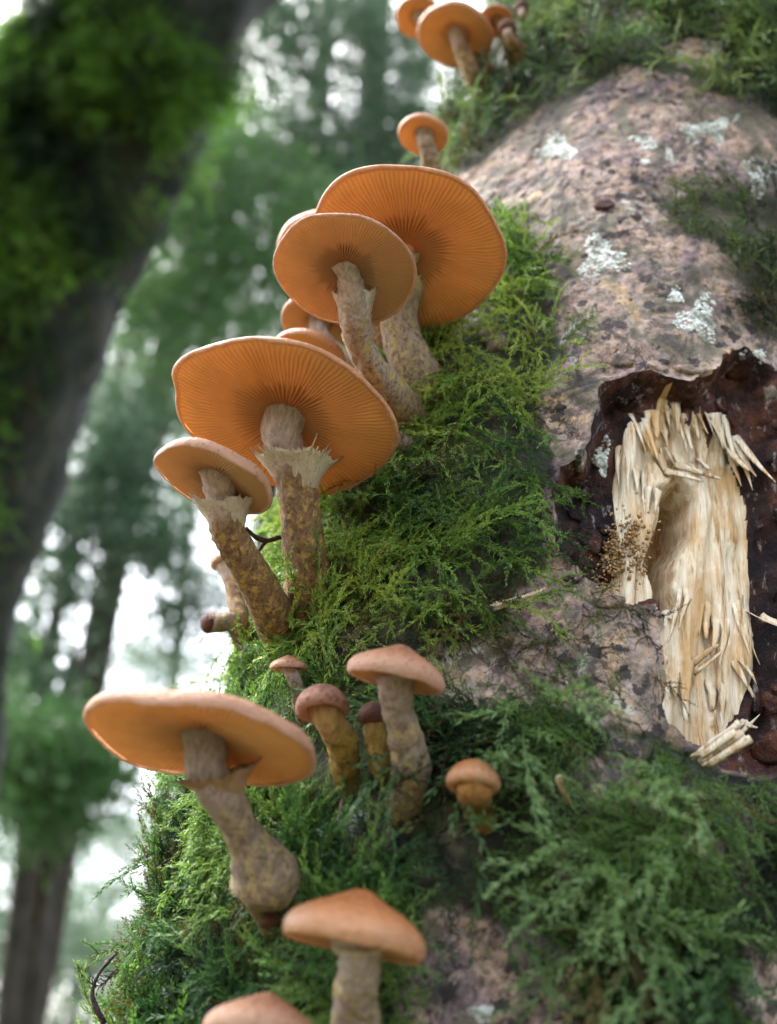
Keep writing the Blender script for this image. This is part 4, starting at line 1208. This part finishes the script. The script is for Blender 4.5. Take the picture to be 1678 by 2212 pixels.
def far_tree(name, label, trunk_pts, boxes, ncl, d0, d1, nleaf, size, spread, mat, seed, group='trees of the forest behind', limbs=8):
    r = np.random.default_rng(seed)
    pts = list(trunk_pts)
    foot = at_depth(*pts[0][:3])
    g = foot.copy(); 
    Q = np.array([np.append(at_depth(a, b, d), rr) for a, b, d, rr in pts])
    low = Q[0].copy(); dz = low[2] + 0.3
    dirv = (Q[0, :3] - Q[1, :3]); dirv = dirv / max(1e-6, -dirv[2]) if dirv[2] < 0 else np.array([0, 0, -1.0])
    low[:3] = Q[0, :3] + dirv * max(dz, 0.1); low[3] *= 1.15
    Q = np.vstack([low, Q])
    root = thing(name, (low[0], low[1], 0.0), label, 'tree', group)
    Cq = spline(Q, 60)
    V, F, t = tube(Cq[:, :3], Cq[:, 3], 20, True, float(Q[:, 3].mean()) * 0.25, 6, seed)
    link('trunk', mesh_np('trunk', V, F, {'t': t}, M_FARBARK), root)
    px, py = sample_px(ncl, boxes, seed + 1)
    dep = r.uniform(d0, d1, ncl)
    Cn = np.array([at_depth(a, b, d) for a, b, d in zip(px, py, dep)])
    Cn[:, 2] = np.maximum(Cn[:, 2], 0.25)
    link('crown', leaf_cloud(Cn, nleaf, size, spread, mat, seed + 2), root)
    for k in r.choice(ncl, min(limbs, ncl), replace=False):
        e = Cn[k]
        i = np.argmin(np.abs(Cq[:, 2] - (e[2] - 0.15 * np.linalg.norm(e - Cq[:, :3], axis=1).min())))
        a = Cq[i, :3]
        mid = (a + e) / 2 + [0, 0, 0.12 * np.linalg.norm(e - a)]
        Cl = spline(np.array([a, mid, e]), 14)
        V, F, t = tube(Cl, np.linspace(Cq[i, 3] * 0.35, 0.008, 14), 7, True)
        link('limb', mesh_np('limb', V, F, {'t': t}, M_FARBARK), root)
    return root

far_tree('forest_tree', 'slender tall tree with bare lower trunk behind the lower mushrooms', [(165, 1640, 6.0, 0.105), (240, 1250, 6.2, 0.10), (325, 920, 6.5, 0.095), (420, 520, 7.0, 0.09), (530, 0, 8.0, 0.08), (640, -600, 10.0, 0.06)],
         [(470, 640, 120, 140, 2), (560, 480, 130, 150, 3), (400, 450, 70, 120, 2), (330, 660, 70, 90, 1.4), (480, 300, 60, 100, 1.5), (420, 860, 60, 60, 0.5), (330, 800, 90, 60, 0.6), (300, 1120, 60, 50, 0.5)], 330, 5.2, 7.5, 50, 0.046, 0.15, M_LEAF, 301)
far_tree('forest_tree', 'tall tree with a hazy trunk and leafy crown behind the highest mushrooms', [(730, 1500, 8.0, 0.17), (770, 700, 8.4, 0.16), (800, 250, 9.0, 0.15), (830, -200, 10.5, 0.13), (860, -700, 13, 0.1)],
         [(600, 120, 130, 160, 2.4), (600, 10, 130, 70, 1.6), (780, 20, 130, 80, 1.6), (760, 330, 150, 160, 3), (640, 330, 110, 110, 2.2), (860, 120, 90, 150, 1.6), (500, 330, 70, 120, 1), (860, 330, 60, 80, 1.5)], 340, 6.5, 9.5, 52, 0.054, 0.18, M_LEAFDARK, 302)
far_tree('forest_tree', 'thin dark tree beside the slender tall one', [(85, 1600, 5.0, 0.045), (112, 1380, 5.1, 0.042), (150, 1200, 5.3, 0.04), (205, 980, 5.6, 0.035), (300, 640, 6.3, 0.03)],
         [(60, 1420, 50, 80, 1), (170, 1120, 60, 60, 1), (130, 1260, 60, 60, 0.6), (250, 900, 60, 90, 1.2), (200, 1030, 60, 80, 1.0), (330, 1180, 80, 70, 0.9), (290, 1000, 60, 70, 0.8), (400, 1330, 90, 60, 0.6)], 230, 4.6, 6.0, 36, 0.05, 0.16, M_LEAFDARK, 303)
far_tree('forest_tree', 'dark stout tree low behind the trunk edge', [(40, 2300, 5.4, 0.09), (70, 2050, 5.4, 0.085), (100, 1820, 5.5, 0.08), (125, 1640, 5.6, 0.075), (160, 1400, 5.9, 0.03)],
         [(110, 1600, 140, 70, 3), (60, 1700, 90, 80, 2.5), (190, 1660, 70, 60, 1.6), (40, 1560, 60, 60, 1.2), (120, 1760, 80, 40, 0.8)], 120, 3.8, 5.2, 55, 0.046, 0.14, M_LEAF, 304)
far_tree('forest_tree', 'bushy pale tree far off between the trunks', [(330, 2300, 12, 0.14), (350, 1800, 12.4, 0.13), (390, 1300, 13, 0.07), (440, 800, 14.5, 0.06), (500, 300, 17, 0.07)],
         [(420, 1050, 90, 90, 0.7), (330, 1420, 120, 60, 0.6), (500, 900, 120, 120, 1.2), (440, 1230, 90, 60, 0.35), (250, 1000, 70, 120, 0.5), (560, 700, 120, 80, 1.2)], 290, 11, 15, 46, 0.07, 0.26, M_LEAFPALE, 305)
far_tree('forest_tree', 'far tree whose leaves fill the gap by the mossy tree', [(520, 1600, 10, 0.13), (600, 900, 10.5, 0.12), (680, 300, 11.5, 0.11), (740, -300, 14, 0.09)],
         [(560, 250, 160, 250, 2), (700, 480, 120, 120, 1.5), (480, 560, 90, 120, 1.6), (900, 200, 70, 200, 1.2), (60, 60, 60, 60, 0.3), (390, 520, 90, 120, 1.2), (330, 700, 80, 90, 0.9), (250, 850, 60, 80, 0.6)], 270, 9, 13, 50, 0.066, 0.24, M_LEAF, 306)

# shrubs on the far slope
def shrub(px, py, d, rx, rz, n, mat, label, seed):
    r = np.random.default_rng(seed)
    c = at_depth(px, py, d)
    root = thing('shrub', (c[0], c[1], 0.0), label, 'shrub', 'shrubs on the forest floor')
    a = r.normal(0, 0.5, (n, 3)) * [rx, rx, rz] + [c[0], c[1], max(c[2], 0.4)]
    a[:, 2] = np.maximum(a[:, 2], 0.15)
    link('foliage', leaf_cloud(a, 60, 0.07, 0.26, mat, seed, 0.2), root)
    J = Joiner()
    for k in range(6):
        e = a[r.integers(n)]
        b0 = np.array([c[0] + r.normal() * 0.15, c[1] + r.normal() * 0.15, -0.2])
        V, F, t = tube(spline(np.array([b0, (b0 + e) / 2 + [0, 0, 0.2], e]), 10), np.linspace(0.035, 0.01, 10), 6); J.add(V, F, t)
    link('stems', J.mesh('stems', M_FARBARK), root)
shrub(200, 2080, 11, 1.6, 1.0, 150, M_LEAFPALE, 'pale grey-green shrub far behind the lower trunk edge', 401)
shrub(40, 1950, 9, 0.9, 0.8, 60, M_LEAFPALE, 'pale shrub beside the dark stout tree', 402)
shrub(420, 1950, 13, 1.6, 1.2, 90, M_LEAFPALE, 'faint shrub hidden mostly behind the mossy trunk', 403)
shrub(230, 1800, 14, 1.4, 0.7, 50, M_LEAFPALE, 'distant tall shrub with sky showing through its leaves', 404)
print('tris', sum(sum(len(p.vertices) - 2 for p in o.data.polygons) for o in scene.objects if o.type == 'MESH') if False else '')
